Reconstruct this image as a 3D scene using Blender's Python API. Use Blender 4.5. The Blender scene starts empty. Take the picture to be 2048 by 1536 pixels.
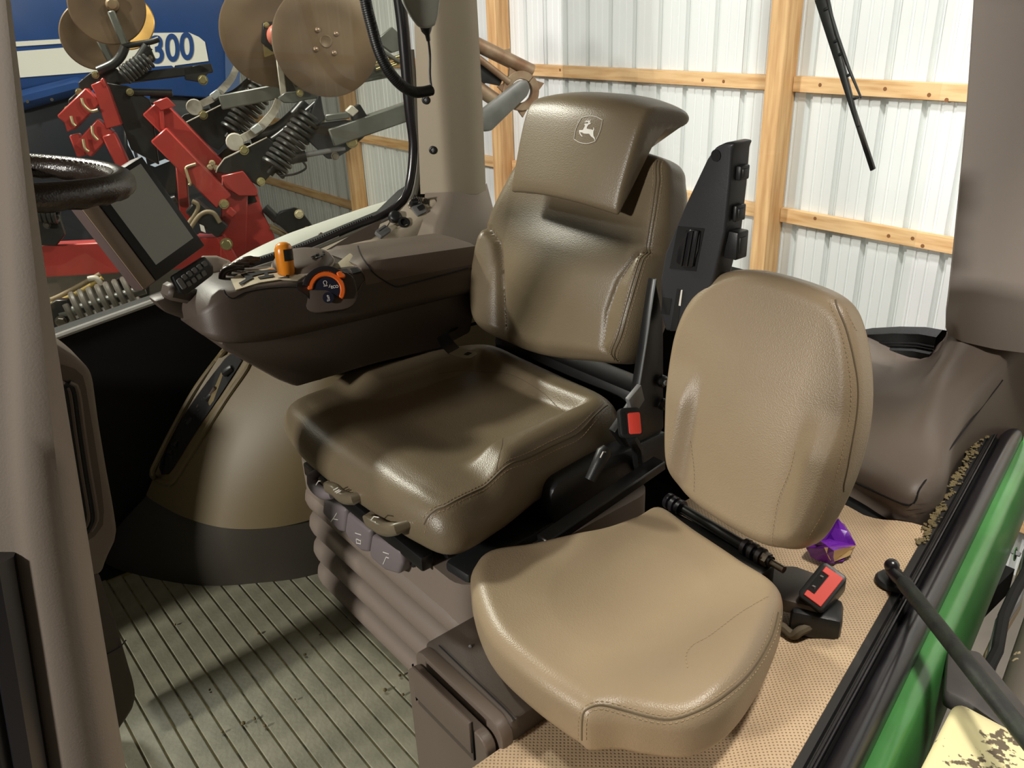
import bpy, bmesh, math, random
from mathutils import Vector, Matrix
from mathutils.bvhtree import BVHTree
random.seed(7)
SC = bpy.context.scene
COL = SC.collection
def V(*a): return Vector(a[0]) if len(a) == 1 else Vector(a)

# ------------------------------------------------------------------ camera
F_PX, CX, CY = 1666.0, 1024.0, 768.0
_down = V(1174-CX, 4360-CY, F_PX).normalized()
_l = V(-469-CX, 55-CY, F_PX).normalized()
_l = (_l - _l.dot(_down)*_down).normalized()
_X, _Z = -_l, -_down
_Y = _Z.cross(_X)
ROT = Matrix((_X, _Y, _Z))
EYE = V(0, 0, 1.4)
cam_d = bpy.data.cameras.new('camera'); cam_d.sensor_width = 36; cam_d.lens = F_PX/2048*36
cam_d.clip_start = .02
cam = bpy.data.objects.new('camera', cam_d); COL.objects.link(cam)
m = ROT @ Matrix(((1,0,0),(0,-1,0),(0,0,-1)))
cam.matrix_world = Matrix.Translation(EYE) @ m.to_4x4()
SC.camera = cam
def ray(px, py): return (ROT @ V(px-CX, py-CY, F_PX)).normalized()
def on(px, py, n, p):
    d = ray(px, py); n = V(n); return EYE + d*(n.dot(V(p)-EYE)/n.dot(d))
def zz(px, py, h): return on(px, py, (0,0,1), (0,0,h))
def xx(px, py, h): return on(px, py, (1,0,0), (h,0,0))
def yy(px, py, h): return on(px, py, (0,1,0), (0,h,0))
def dd(px, py, r): return EYE + ray(px, py)*r

# ------------------------------------------------------------------ light
w = bpy.data.worlds.new('world'); SC.world = w; w.use_nodes = True
bg = w.node_tree.nodes['Background']; bg.inputs[0].default_value = (.75, .8, .9, 1); bg.inputs[1].default_value = .05
SC.view_settings.view_transform = 'Standard'; SC.view_settings.look = 'None'
SC.view_settings.exposure = 0.0; SC.view_settings.gamma = 1; SC.view_settings.use_curve_mapping = False
def lamp(name, loc, tgt, sx, sy, power, col):
    d = bpy.data.lights.new(name, 'AREA'); d.shape = 'RECTANGLE'; d.size = sx; d.size_y = sy
    d.energy = power; d.color = col
    o = bpy.data.objects.new(name, d); COL.objects.link(o); o.location = loc
    o.rotation_euler = (V(tgt)-V(loc)).to_track_quat('-Z', 'Y').to_euler(); return o
lamp('shed_lamp_rear', (-.8, 2.6, 3.6), (-1.2, 3.6, 0), .5, .3, 138, (1, .97, .94))
lamp('shed_lamp_right', (-5.0, .3, 3.5), (-3.4, .8, .3), .5, .3, 300, (1, .96, .92))
lamp('shed_lamp_front', (-1.5, -6.0, 2.75), (-1.5, 1.0, .6), .6, .4, 370, (1, .95, .88))
lamp('shed_lamp_door', (-.02, 1.3, 3.6), (-.3, 1.1, 0), .4, .4, 95, (1, .93, .84))
lamp('shed_lamp_far', (-8.5, -1.5, 3.5), (-8.5, 0.2, 0), .5, .4, 120, (1, .95, .88))

# ------------------------------------------------------------------ materials
def lin(c):
    c = c/255.0
    return c/12.92 if c <= .04045 else ((c+.055)/1.055)**2.4
def rgb(r, g, b): return (lin(r), lin(g), lin(b), 1)
MATS = {}
def mat(name, col, rough=.5, metal=0.0, var=0.0, vscale=8, bump=0.0, bscale=200, btype='noise', coat=0.0, spec=.5, col2=None, thresh=None, stretch=None):
    """principled procedural material: colour with noise variation, fine relief"""
    if name in MATS: return MATS[name]
    M = bpy.data.materials.new(name); M.use_nodes = True; nt = M.node_tree; N = nt.nodes; Lk = nt.links
    b = N['Principled BSDF']
    b.inputs['Base Color'].default_value = rgb(*col); b.inputs['Roughness'].default_value = rough
    b.inputs['Metallic'].default_value = metal; b.inputs['Specular IOR Level'].default_value = spec
    if coat: b.inputs['Coat Weight'].default_value = coat; b.inputs['Coat Roughness'].default_value = .25
    tc = N.new('ShaderNodeTexCoord'); src = tc.outputs['Object']
    if stretch:
        mp = N.new('ShaderNodeMapping'); mp.inputs['Scale'].default_value = stretch; Lk.new(src, mp.inputs[0]); src = mp.outputs[0]
    if var or col2:
        n = N.new('ShaderNodeTexNoise'); n.inputs['Scale'].default_value = vscale; n.inputs['Detail'].default_value = 6
        Lk.new(src, n.inputs['Vector'])
        r = N.new('ShaderNodeValToRGB')
        c2 = col2 if col2 else tuple(max(0, x*(1-var)) for x in col)
        lo, hi = thresh if thresh else (.3, .7)
        r.color_ramp.elements[0].position = lo; r.color_ramp.elements[1].position = hi
        r.color_ramp.elements[0].color = rgb(*c2); r.color_ramp.elements[1].color = rgb(*col)
        Lk.new(n.outputs[0], r.inputs[0]); Lk.new(r.outputs[0], b.inputs['Base Color'])
    if bump:
        if btype == 'noise':
            t = N.new('ShaderNodeTexNoise'); t.inputs['Scale'].default_value = bscale; t.inputs['Detail'].default_value = 3
        else:
            t = N.new('ShaderNodeTexVoronoi'); t.inputs['Scale'].default_value = bscale
        Lk.new(src, t.inputs['Vector'])
        bp = N.new('ShaderNodeBump'); bp.inputs['Strength'].default_value = bump; bp.inputs['Distance'].default_value = .002
        Lk.new(t.outputs[0], bp.inputs['Height']); Lk.new(bp.outputs[0], b.inputs['Normal'])
    MATS[name] = M; return M
LEATHER = mat('leather_shaded', (118, 105, 83), .37, var=.06, vscale=5, bump=.16, bscale=420, btype='voronoi')  # operator seat: darker copy of the one leather, shade put into the colour
LEATHER2 = mat('leather_lit', (154, 136, 110), .38, var=.05, vscale=5, bump=.16, bscale=420, btype='voronoi')  # passenger seat: same leather, lightened in colour because it is lit
SEAM = mat('seam_leather', (100, 87, 66), .65)
THREAD = mat('sewing_thread', (170, 150, 118), .7)
PLASTIC = mat('brown_plastic', (104, 92, 82), .5, bump=.12, bscale=500)
PLASTIC_D = mat('dark_brown_plastic', (78, 68, 60), .48, bump=.12, bscale=500)
BEIGE = mat('beige_plastic', (196, 184, 158), .6, bump=.12, bscale=500)
POSTC = mat('post_trim_fabric', (190, 178, 156), .8, bump=.2, bscale=700)
TRIMB = mat('right_trim', (184, 172, 152), .6, bump=.12, bscale=500)
ARMB = mat('armrest_black', (50, 51, 54), .42, bump=.1, bscale=500)
GREYTRIM = mat('greige_trim', (160, 148, 134), .7, bump=.12, bscale=500)
TAN = mat('tan_housing', (108, 95, 66), .5, bump=.1, bscale=500)
BLACK = mat('black_plastic', (30, 31, 32), .42, bump=.12, bscale=500)
BLACKM = mat('black_painted_steel', (22, 22, 22), .35, var=.2, vscale=20)
RUBBER = mat('black_rubber', (34, 33, 33), .42, col2=(74, 66, 56), vscale=9, thresh=(.25, .45))
GLOSSRUB = mat('glossy_rubber', (30, 28, 32), .28, spec=.9)
DARK = mat('black_void', (6, 6, 6), .8)
GREEN = mat('green_paint', (76, 144, 76), .3, var=.1, vscale=12, coat=.3)
WOOD = mat('lumber', (222, 184, 132), .65, col2=(192, 148, 98), vscale=5, thresh=(.35, .65), stretch=(6, 6, .45))
WOODH = mat('lumber_board', (224, 188, 138), .65, col2=(194, 150, 98), vscale=5, thresh=(.32, .6), stretch=(.6, 6, 7))
KNOT = mat('wood_knot', (128, 84, 46), .7)
STEEL = mat('steel', (176, 170, 158), .3, metal=1.0, var=.2, vscale=30)
BRASS = mat('zinc_plated', (196, 186, 138), .3, metal=.9)
RED = mat('red_paint', (166, 56, 50), .36, var=.12, vscale=7, coat=.2)
BLUE = mat('blue_paint', (32, 70, 130), .35, var=.1, vscale=3)
WHITE = mat('white_decal', (222, 222, 214), .45)
SKYB = mat('pale_decal', (186, 200, 220), .35)
RUST = mat('rusty_disc', (116, 96, 72), .46, metal=.25, col2=(86, 70, 56), vscale=3.5, thresh=(.3, .7), bump=.08, bscale=160)
RUSTT = mat('rust_tan_steel', (150, 134, 108), .5, metal=.45, col2=(116, 88, 64), vscale=8, thresh=(.35, .65))
CASTGR = mat('cast_grey', (190, 186, 174), .42, col2=(126, 118, 104), vscale=10, thresh=(.3, .6))
IMPL_BLK = mat('implement_black', (36, 36, 35), .36, var=.25, vscale=16)
IMPL_GREY = mat('implement_grey', (96, 98, 92), .42, var=.2, vscale=10)
HOSE = mat('hose', (120, 106, 82), .6)
ORANGE = mat('orange_plastic', (230, 140, 34), .3)
ORANGE2 = mat('orange_ring', (226, 104, 36), .38)
ICON = mat('white_print', (225, 222, 215), .6)
REDBTN = mat('red_button', (232, 76, 64), .42)
NAVY = mat('navy_label', (26, 28, 44), .4)
PURPLE = mat('purple_foil', (120, 44, 176), .3, bump=.3, bscale=60)
CREAMF = mat('cream_foil', (236, 206, 150), .35)
GREYK = mat('key_grey', (112, 112, 112), .5)
LEVERG = mat('lever_grey', (112, 102, 84), .3)
PADGREY = mat('pad_grey', (118, 110, 112), .55, bump=.1, bscale=500)
BELLOW = mat('bellows', (128, 116, 106), .62, bump=.1, bscale=300)
SILVERG = mat('fender_grey_outside', (196, 198, 190), .4)
CARPET = mat('black_rib_mat', (34, 35, 36), .7, bump=.5, bscale=300)
SPRINGM = mat('spring_black', (40, 40, 39), .38)
SPRINGG = mat('spring_grey', (92, 88, 82), .3)
WHEELL = mat('wheel_leather', (44, 34, 28), .3, bump=.2, bscale=300, btype='voronoi')
CHARC = mat('charcoal_body', (34, 38, 46), .3)
CONC = mat('concrete', (120, 114, 104), .85, var=.2, vscale=2)
SHEDM = mat('shed_metal', (222, 226, 224), .5)
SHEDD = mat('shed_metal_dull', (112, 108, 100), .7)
PILLAR = mat('pillar_trim', (122, 111, 99), .7, bump=.12, bscale=500)
RPOST = mat('rear_post_trim', (158, 148, 140), .7, bump=.12, bscale=500)
MUD = mat('dry_mud', (128, 114, 78), .9, var=.3, vscale=40, bump=.5, bscale=80)
DISP = mat('display_reflection_grey', (176, 182, 178), .35)  # pale grey paints the reflection lying on the screen
DISPBAR = mat('bezel_beige', (140, 122, 104), .45)
DISPSIDE = mat('bezel_mauve', (98, 82, 80), .45)

def glassmat(name, tint, k):
    M = bpy.data.materials.new(name); M.use_nodes = True; nt = M.node_tree; nt.nodes.clear()
    o = nt.nodes.new('ShaderNodeOutputMaterial'); mx = nt.nodes.new('ShaderNodeMixShader')
    t = nt.nodes.new('ShaderNodeBsdfTransparent'); g = nt.nodes.new('ShaderNodeBsdfGlossy'); f = nt.nodes.new('ShaderNodeFresnel')
    t.inputs[0].default_value = tint; g.inputs['Roughness'].default_value = .02
    mu = nt.nodes.new('ShaderNodeMath'); mu.operation = 'MULTIPLY'; mu.inputs[1].default_value = k
    nt.links.new(f.outputs[0], mu.inputs[0]); nt.links.new(mu.outputs[0], mx.inputs[0])
    nt.links.new(t.outputs[0], mx.inputs[1]); nt.links.new(g.outputs[0], mx.inputs[2]); nt.links.new(mx.outputs[0], o.inputs[0])
    return M
GLASS_S = glassmat('side_glass', (.86, .87, .82, 1), .7)
GLASS_R = glassmat('rear_glass', (.97, .98, .97, 1), .35)

def dotted(name, col, dotc, pitch, rough):
    """vinyl with a square grid of punched dots (object coordinates)"""
    M = bpy.data.materials.new(name); M.use_nodes = True; nt = M.node_tree; N = nt.nodes; L = nt.links
    b = N['Principled BSDF']; b.inputs['Roughness'].default_value = rough
    tc = N.new('ShaderNodeTexCoord'); mp = N.new('ShaderNodeMapping'); mp.inputs['Rotation'].default_value = (0, 0, .75)
    mp.inputs['Scale'].default_value = (1/pitch,)*3; L.new(tc.outputs['Object'], mp.inputs[0])
    fr = N.new('ShaderNodeVectorMath'); fr.operation = 'FRACTION'; L.new(mp.outputs[0], fr.inputs[0])
    sb = N.new('ShaderNodeVectorMath'); sb.operation = 'SUBTRACT'; sb.inputs[1].default_value = (.5, .5, .5); L.new(fr.outputs[0], sb.inputs[0])
    sc = N.new('ShaderNodeVectorMath'); sc.operation = 'MULTIPLY'; sc.inputs[1].default_value = (1, 1, 0); L.new(sb.outputs[0], sc.inputs[0])
    ln = N.new('ShaderNodeVectorMath'); ln.operation = 'LENGTH'; L.new(sc.outputs[0], ln.inputs[0])
    mr = N.new('ShaderNodeMapRange'); mr.inputs[1].default_value = .16; mr.inputs[2].default_value = .3; L.new(ln.outputs['Value'], mr.inputs[0])
    n = N.new('ShaderNodeTexNoise'); n.inputs['Scale'].default_value = 7; n.inputs['Detail'].default_value = 5; L.new(tc.outputs['Object'], n.inputs[0])
    r = N.new('ShaderNodeValToRGB'); r.color_ramp.elements[0].position = .3; r.color_ramp.elements[1].position = .62
    r.color_ramp.elements[0].color = rgb(*[c*.86 for c in col]); r.color_ramp.elements[1].color = rgb(*col); L.new(n.outputs[0], r.inputs[0])
    mx = N.new('ShaderNodeMix'); mx.data_type = 'RGBA'; mx.inputs[6].default_value = rgb(*dotc)
    L.new(mr.outputs[0], mx.inputs[0]); L.new(r.outputs[0], mx.inputs[7]); L.new(mx.outputs[2], b.inputs['Base Color'])
    bp = N.new('ShaderNodeBump'); bp.inputs['Distance'].default_value = .001; bp.inputs['Strength'].default_value = .5
    L.new(mr.outputs[0], bp.inputs['Height']); L.new(bp.outputs[0], b.inputs['Normal'])
    MATS[name] = M; return M
VINYL = dotted('perforated_vinyl', (208, 182, 148), (142, 118, 90), .0062, .55)

def chipped(name, paint, under, scale, lo, hi, rough=.5, metal=0.):
    M = bpy.data.materials.new(name); M.use_nodes = True; nt = M.node_tree; N = nt.nodes; L = nt.links
    b = N['Principled BSDF']; b.inputs['Roughness'].default_value = rough; b.inputs['Metallic'].default_value = metal
    tc = N.new('ShaderNodeTexCoord')
    a = N.new('ShaderNodeTexNoise'); a.inputs['Scale'].default_value = scale; a.inputs['Detail'].default_value = 2
    c = N.new('ShaderNodeTexNoise'); c.inputs['Scale'].default_value = scale*6; c.inputs['Detail'].default_value = 3
    L.new(tc.outputs['Object'], a.inputs[0]); L.new(tc.outputs['Object'], c.inputs[0])
    ad = N.new('ShaderNodeMath'); ad.operation = 'ADD'; m1 = N.new('ShaderNodeMath'); m1.operation = 'MULTIPLY'; m1.inputs[1].default_value = .6
    L.new(c.outputs[0], m1.inputs[0]); L.new(a.outputs[0], ad.inputs[0]); L.new(m1.outputs[0], ad.inputs[1])
    mr = N.new('ShaderNodeMapRange'); mr.inputs[1].default_value = lo; mr.inputs[2].default_value = hi; L.new(ad.outputs[0], mr.inputs[0])
    mx = N.new('ShaderNodeMix'); mx.data_type = 'RGBA'; mx.inputs[6].default_value = rgb(*under); mx.inputs[7].default_value = rgb(*paint)
    L.new(mr.outputs[0], mx.inputs[0]); L.new(mx.outputs[2], b.inputs['Base Color'])
    bp = N.new('ShaderNodeBump'); bp.inputs['Distance'].default_value = .001; bp.inputs['Strength'].default_value = .6
    L.new(mr.outputs[0], bp.inputs['Height']); L.new(bp.outputs[0], b.inputs['Normal']); return M
TANKM = chipped('speckled_tank', (226, 204, 166), (112, 106, 96), 9, .95, .98, .45)
CREAMM = chipped('chipped_cream_paint', (226, 216, 166), (96, 84, 66), 14, .62, .66, .6)
MATRUB = mat('grey_rubber_mat', (164, 162, 140), .5, col2=(120, 121, 103), vscale=11, thresh=(.3, .7), bump=.3, bscale=120)
MATDIRT = mat('groove_dirt', (134, 124, 84), .9, col2=(66, 64, 52), vscale=30, thresh=(.35, .55))

# ------------------------------------------------------------------ mesh helpers
class MB:
    def __init__(s): s.v = []; s.f = []
    def add(s, v, f):
        k = len(s.v); s.v += [V(p) for p in v]; s.f += [tuple(i+k for i in q) for q in f]; return s
    def bm(s, b):
        b.verts.ensure_lookup_table(); b.verts.index_update()
        s.add([v.co.copy() for v in b.verts], [[v.index for v in f.verts] for f in b.faces]); b.free(); return s
    def box(s, size, M=None, bev=0, seg=2):
        b = bmesh.new(); bmesh.ops.create_cube(b, size=1)
        for v in b.verts: v.co = V(v.co.x*size[0], v.co.y*size[1], v.co.z*size[2])
        if bev: bmesh.ops.bevel(b, geom=b.edges[:], offset=bev, segments=seg, profile=.5, affect='EDGES')
        if M is not None:
            for v in b.verts: v.co = M @ v.co
        return s.bm(b)
    def beam(s, p0, p1, wu, wv, up=(0,0,1), bev=.004):
        p0, p1 = V(p0), V(p1); d = p1-p0; z = d.normalized(); x = V(up).cross(z).normalized(); y = z.cross(x)
        M = Matrix.Translation((p0+p1)/2) @ Matrix((x, y, z)).transposed().to_4x4()
        return s.box((wu, wv, d.length), M, bev, 1)
    def prism(s, poly, O, u, v, d0, d1, bev=0, seg=2):
        """2d polygon (u,v) extruded along u x v from d0 to d1"""
        u, v = V(u), V(v); n = u.cross(v).normalized(); O = V(O)
        b = bmesh.new()
        lo = [b.verts.new(O+u*p[0]+v*p[1]+n*d0) for p in poly]; hi = [b.verts.new(O+u*p[0]+v*p[1]+n*d1) for p in poly]
        b.faces.new(lo); b.faces.new(hi); k = len(poly)
        for i in range(k): b.faces.new((lo[i], lo[(i+1) % k], hi[(i+1) % k], hi[i]))
        bmesh.ops.recalc_face_normals(b, faces=b.faces[:])
        if bev: bmesh.ops.bevel(b, geom=b.edges[:], offset=bev, segments=seg, profile=.5, affect='EDGES', clamp_overlap=True)
        bmesh.ops.triangulate(b, faces=[f for f in b.faces if len(f.verts) > 4])
        return s.bm(b)
    def slab(s, pts, n, t, bev=0, seg=2):
        """planar world polygon thickened by t along -n"""
        pts = [V(p) for p in pts]; n = V(n).normalized(); u = (pts[1]-pts[0]); u = (u-u.dot(n)*n).normalized(); v = n.cross(u)
        return s.prism([((p-pts[0]).dot(u), (p-pts[0]).dot(v)) for p in pts], pts[0], u, v, -t, 0, bev, seg)
    def tube(s, pts, r, n=10, cap=True, closed=False):
        pts = [V(p) for p in pts]; m = len(pts); rr = r if isinstance(r, (list, tuple)) else [r]*m
        vs, fs = [], []; prev = None
        for i, p in enumerate(pts):
            if closed: t = (pts[(i+1) % m]-pts[i-1]).normalized()
            else: t = (pts[min(i+1, m-1)]-pts[max(i-1, 0)]).normalized()
            if prev is None:
                a = V(0,0,1) if abs(t.z) < .9 else V(1,0,0); x = t.cross(a).normalized()
            else:
                x = prev-prev.dot(t)*t
                x = x.normalized() if x.length > 1e-6 else t.orthogonal().normalized()
            prev = x; y = t.cross(x)
            for k in range(n):
                a = 2*math.pi*k/n; vs.append(p+(x*math.cos(a)+y*math.sin(a))*rr[i])
        for i in range(m if closed else m-1):
            j = (i+1) % m
            for k in range(n): fs.append((i*n+k, i*n+(k+1) % n, j*n+(k+1) % n, j*n+k))
        if cap and not closed:
            fs.append(tuple(range(n))[::-1]); fs.append(tuple((m-1)*n+k for k in range(n)))
        return s.add(vs, fs)
    def cyl(s, p0, p1, r, n=16, r1=None): return s.tube([p0, p1], [r, r if r1 is None else r1], n)
    def lathe(s, prof, O, ax, n=28):
        """profile [(r, h)] turned about axis ax through O"""
        ax = V(ax).normalized(); x = ax.orthogonal().normalized(); y = ax.cross(x); vs, fs = [], []; O = V(O)
        for r, h in prof:
            for k in range(n):
                a = 2*math.pi*k/n; vs.append(O+ax*h+(x*math.cos(a)+y*math.sin(a))*r)
        for i in range(len(prof)-1):
            for k in range(n): fs.append((i*n+k, i*n+(k+1) % n, (i+1)*n+(k+1) % n, (i+1)*n+k))
        fs.append(tuple(range(n))[::-1]); fs.append(tuple((len(prof)-1)*n+k for k in range(n)))
        return s.add(vs, fs)
    def coil(s, p0, p1, R, turns, r, n=7, seg=14):
        p0, p1 = V(p0), V(p1); ax = (p1-p0).normalized(); x = ax.orthogonal().normalized(); y = ax.cross(x); L = (p1-p0).length
        k = int(turns*seg)
        return s.tube([p0+ax*(L*i/k)+(x*math.cos(2*math.pi*i/seg)+y*math.sin(2*math.pi*i/seg))*R for i in range(k+1)], r, n)
    def loft(s, rows, closed=False, cap=False):
        k = len(rows[0]); vs = [p for r in rows for p in r]; fs = []
        for i in range(len(rows)-1):
            for j in range(k if closed else k-1):
                j2 = (j+1) % k; fs.append((i*k+j, i*k+j2, (i+1)*k+j2, (i+1)*k+j))
        if cap: fs.append(tuple(range(k))[::-1]); fs.append(tuple((len(rows)-1)*k+j for j in range(k)))
        return s.add(vs, fs)
    def build(s, name, material, parent=None, smooth=True, ang=40):
        me = bpy.data.meshes.new(name); me.from_pydata([tuple(p) for p in s.v], [], s.f); me.update()
        bmx = bmesh.new(); bmx.from_mesh(me); bmesh.ops.recalc_face_normals(bmx, faces=bmx.faces[:]); bmx.to_mesh(me); bmx.free()
        me.materials.append(material)
        if smooth: me.shade_smooth(); me.set_sharp_from_angle(angle=math.radians(ang))
        o = bpy.data.objects.new(name, me); COL.objects.link(o)
        if parent: o.parent = parent; o.matrix_parent_inverse = parent_inv(parent)
        return o
def parent_inv(p):
    Mx = p.matrix_basis.copy(); q = p
    while q.parent: q = q.parent; Mx = q.matrix_basis @ Mx   # things are only translated, parts sit at identity
    return Mx.inverted() if not p.parent else Matrix.Identity(4)
def thing(name, loc, label, cat, group=None):
    o = bpy.data.objects.new(name, None); COL.objects.link(o); o.location = loc; o.empty_display_size = .05
    o['label'] = label; o['category'] = cat
    if group: o['group'] = group
    return o
def tag(o, label, cat, group=None):
    o['label'] = label; o['category'] = cat
    if group: o['group'] = group
    return o
def struct(o, label=None):
    o['kind'] = 'structure'
    if label: o['label'] = label
    return o
def stuff(o): o['kind'] = 'stuff'; return o
def catmull(pts, n, closed=True):
    """n samples, evenly spread by length, along a Catmull-Rom curve"""
    pts = [V(p) for p in pts]; m = len(pts); out = []; sub = 24
    def g(i): return pts[i % m] if closed else pts[max(0, min(m-1, i))]
    for i in range(m if closed else m-1):
        a, b, c, d = g(i-1), g(i), g(i+1), g(i+2)
        for k in range(sub):
            t = k/sub
            out.append(.5*((2*b)+(c-a)*t+(2*a-5*b+4*c-d)*t*t+(3*b-a-3*c+d)*t**3))
    if not closed: out.append(pts[-1])
    if closed: out.append(out[0])
    acc = [0]
    for i in range(1, len(out)): acc.append(acc[-1]+(out[i]-out[i-1]).length)
    res = []; j = 0
    for k in range(n):
        s = acc[-1]*k/(n if closed else n-1)
        while j < len(acc)-2 and acc[j+1] < s: j += 1
        h = acc[j+1]-acc[j]; t = 0 if h < 1e-9 else (s-acc[j])/h
        res.append(out[j].lerp(out[j+1], t))
    return res
def sstep(a, b, x):
    t = max(0, min(1, (x-a)/(b-a))); return t*t*(3-2*t)
def rrect(w, h, r, n=4):
    out = []
    for cx, cy, a0 in ((w/2-r, h/2-r, 0), (-w/2+r, h/2-r, 90), (-w/2+r, -h/2+r, 180), (w/2-r, -h/2+r, 270)):
        for k in range(n+1):
            a = math.radians(a0+90*k/n); out.append((cx+r*math.cos(a), cy+r*math.sin(a)))
    return out
def circ(r, n=20): return [(r*math.cos(2*math.pi*k/n), r*math.sin(2*math.pi*k/n)) for k in range(n)]
class Pillow:
    """upholstered pad: a closed outline in a plane, rounded edges, shaped top"""
    def __init__(s, outline, O, u, v, t, rt, rb, top=None, n=144, rings=34, centre=None):
        s.O, s.u, s.v = V(O), V(u).normalized(), V(v).normalized(); s.n = s.u.cross(s.v).normalized()
        s.out = catmull([V(p[0], p[1], 0) for p in outline], n); s.N = n
        c = V(0,0,0)
        for p in s.out: c += p
        s.c = V(centre[0], centre[1], 0) if centre else c/n
        vs, fs = [], []
        def P(q, h): return s.O+s.u*q.x+s.v*q.y+s.n*h
        R = []
        for k in range(1, rings+1): R.append(('t', k/rings))
        for k in range(1, 9): R.append(('r', math.pi/2*k/8))
        for k in range(0, 7): R.append(('b', math.pi/2*k/6))
        for k in range(1, 5): R.append(('u', 1-k/5))
        vs.append(P(s.c, t+(top(s.c.x, s.c.y, 0) if top else 0)))
        for kind, a in R:
            for o in s.out:
                d = o-s.c; L = d.length; e = d/L
                if kind == 't': q = s.c+e*((L-rt)*a); h = t+(top(q.x, q.y, a) if top else 0)
                elif kind == 'r':
                    q = s.c+e*(L-rt+rt*math.sin(a)); h0 = t-rt+rt*math.cos(a)
                    qe = s.c+e*(L-rt); h = h0+(top(qe.x, qe.y, 1)*math.cos(a) if top else 0)
                elif kind == 'b': q = s.c+e*(L-rb+rb*math.cos(a)); h = rb-rb*math.sin(a)
                else: q = s.c+e*((L-rb)*a); h = 0
                vs.append(P(q, h))
        vs.append(P(s.c, 0)); nr = len(R)
        for k in range(n): fs.append((0, 1+k, 1+(k+1) % n))
        for i in range(nr-1):
            for k in range(n): fs.append((1+i*n+k, 1+(i+1)*n+k, 1+(i+1)*n+(k+1) % n, 1+i*n+(k+1) % n))
        for k in range(n): fs.append((1+(nr-1)*n+k, len(vs)-1, 1+(nr-1)*n+(k+1) % n))
        s.vs, s.fs, s.rings, s.nr = vs, fs, rings, nr
        s.bvh = BVHTree.FromPolygons([tuple(p) for p in vs], fs)
    def ring(s, i): return [s.vs[1+i*s.N+k] for k in range(s.N)]
    def drop(s, q, off=0.):
        """project a plane point (u,v) onto the top surface"""
        p = s.O+s.u*q[0]+s.v*q[1]+s.n*.5
        h, nn, i, d = s.bvh.ray_cast(p, -s.n)
        if h is None: h, nn, i, d = s.bvh.find_nearest(p-s.n*.5)
        return h+nn*off*(1 if nn.dot(s.n) > -.2 else -1)
    def loc(s, w): d = V(w)-s.O; return (d.dot(s.u), d.dot(s.v))
    def build(s, name, material, parent):
        b = MB(); b.v, b.f = s.vs, s.fs; return b.build(name, material, parent, ang=80)
def stitches(pts, mb, length=.004, gap=.003, r=.0007):
    acc = 0; pts = [V(p) for p in pts]; on_ = True; start = pts[0]
    for i in range(1, len(pts)):
        acc += (pts[i]-pts[i-1]).length
        if on_ and acc >= length: mb.tube([start, pts[i]], r, 4); on_ = False; acc = 0
        elif not on_ and acc >= gap: start = pts[i]; on_ = True; acc = 0
    return mb
def text_mesh(txt, O, u, v, size, name, material, parent, shear=0., bold=0., depth=.0006, ux=1.0, center=True):
    c = bpy.data.curves.new('txt', 'FONT'); c.body = txt; c.size = 1; c.shear = shear; c.offset = bold
    if center: c.align_x = 'CENTER'; c.align_y = 'CENTER'
    t = bpy.data.objects.new('txt', c); COL.objects.link(t)
    me = bpy.data.meshes.new_from_object(t.evaluated_get(bpy.context.evaluated_depsgraph_get()))
    u, v = V(u).normalized(), V(v).normalized(); n = u.cross(v); b = bmesh.new(); b.from_mesh(me)
    for p in b.verts: p.co = V(O)+u*(p.co.x*size*ux)+v*(p.co.y*size)
    r = bmesh.ops.extrude_face_region(b, geom=b.faces[:])
    for e in r['geom']:
        if isinstance(e, bmesh.types.BMVert): e.co += n*depth
    bpy.data.objects.remove(t); bpy.data.curves.remove(c); bpy.data.meshes.remove(me)
    mb = MB(); mb.bm(b); return mb.build(name, material, parent, smooth=False)

# ================================================================== SHED
sh = MB().box((26, 16, .1), Matrix.Translation((-6, -1.4, -1.75))); struct(sh.build('floor', CONC, smooth=False), 'concrete shed floor under the tractor')
wl = MB().box((26, .03, 5.6), Matrix.Translation((-6, 4.62, 1.1))); WALL = struct(wl.build('wall_back', SHEDM, smooth=False), 'pale ribbed metal shed wall behind the tractor')
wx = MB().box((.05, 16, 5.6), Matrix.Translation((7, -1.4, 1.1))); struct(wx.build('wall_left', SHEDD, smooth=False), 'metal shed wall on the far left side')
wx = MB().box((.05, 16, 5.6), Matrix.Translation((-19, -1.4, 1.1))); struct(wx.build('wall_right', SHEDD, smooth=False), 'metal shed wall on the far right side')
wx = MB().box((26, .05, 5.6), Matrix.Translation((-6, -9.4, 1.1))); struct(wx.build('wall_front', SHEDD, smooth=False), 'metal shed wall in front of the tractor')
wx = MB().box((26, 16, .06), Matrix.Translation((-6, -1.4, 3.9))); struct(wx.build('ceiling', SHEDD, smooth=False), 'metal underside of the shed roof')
WY = 4.55
# ribbed sheets: one mesh of four ribs, shared by every sheet
def sheet_profile():
    pr = []
    for k in range(4):
        b = k*.229
        for dx, dy in ((0, 0), (.010, .030), (.036, .030), (.046, 0), (.098, 0), (.103, .005), (.113, .005), (.118, 0), (.162, 0), (.167, .005), (.177, .005), (.182, 0)):
            pr.append((b+dx, dy))
    pr.append((.916, 0)); return pr
pr = sheet_profile()
rows = [[V(x, y, z) for x, y in pr] for z in (-1.7, 3.85)]
mb = MB().loft(rows); p0 = mb.build('metal_sheet', SHEDM, WALL, smooth=False)
xr = yy(1783, 100, WY).x-.02
for k in range(-14, 8):
    o = p0 if k == -14 else p0.copy()
    if k > -14: COL.objects.link(o)
    o.location = (xr+k*.917, WY+(.0012 if k % 2 else 0), 0)
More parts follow.
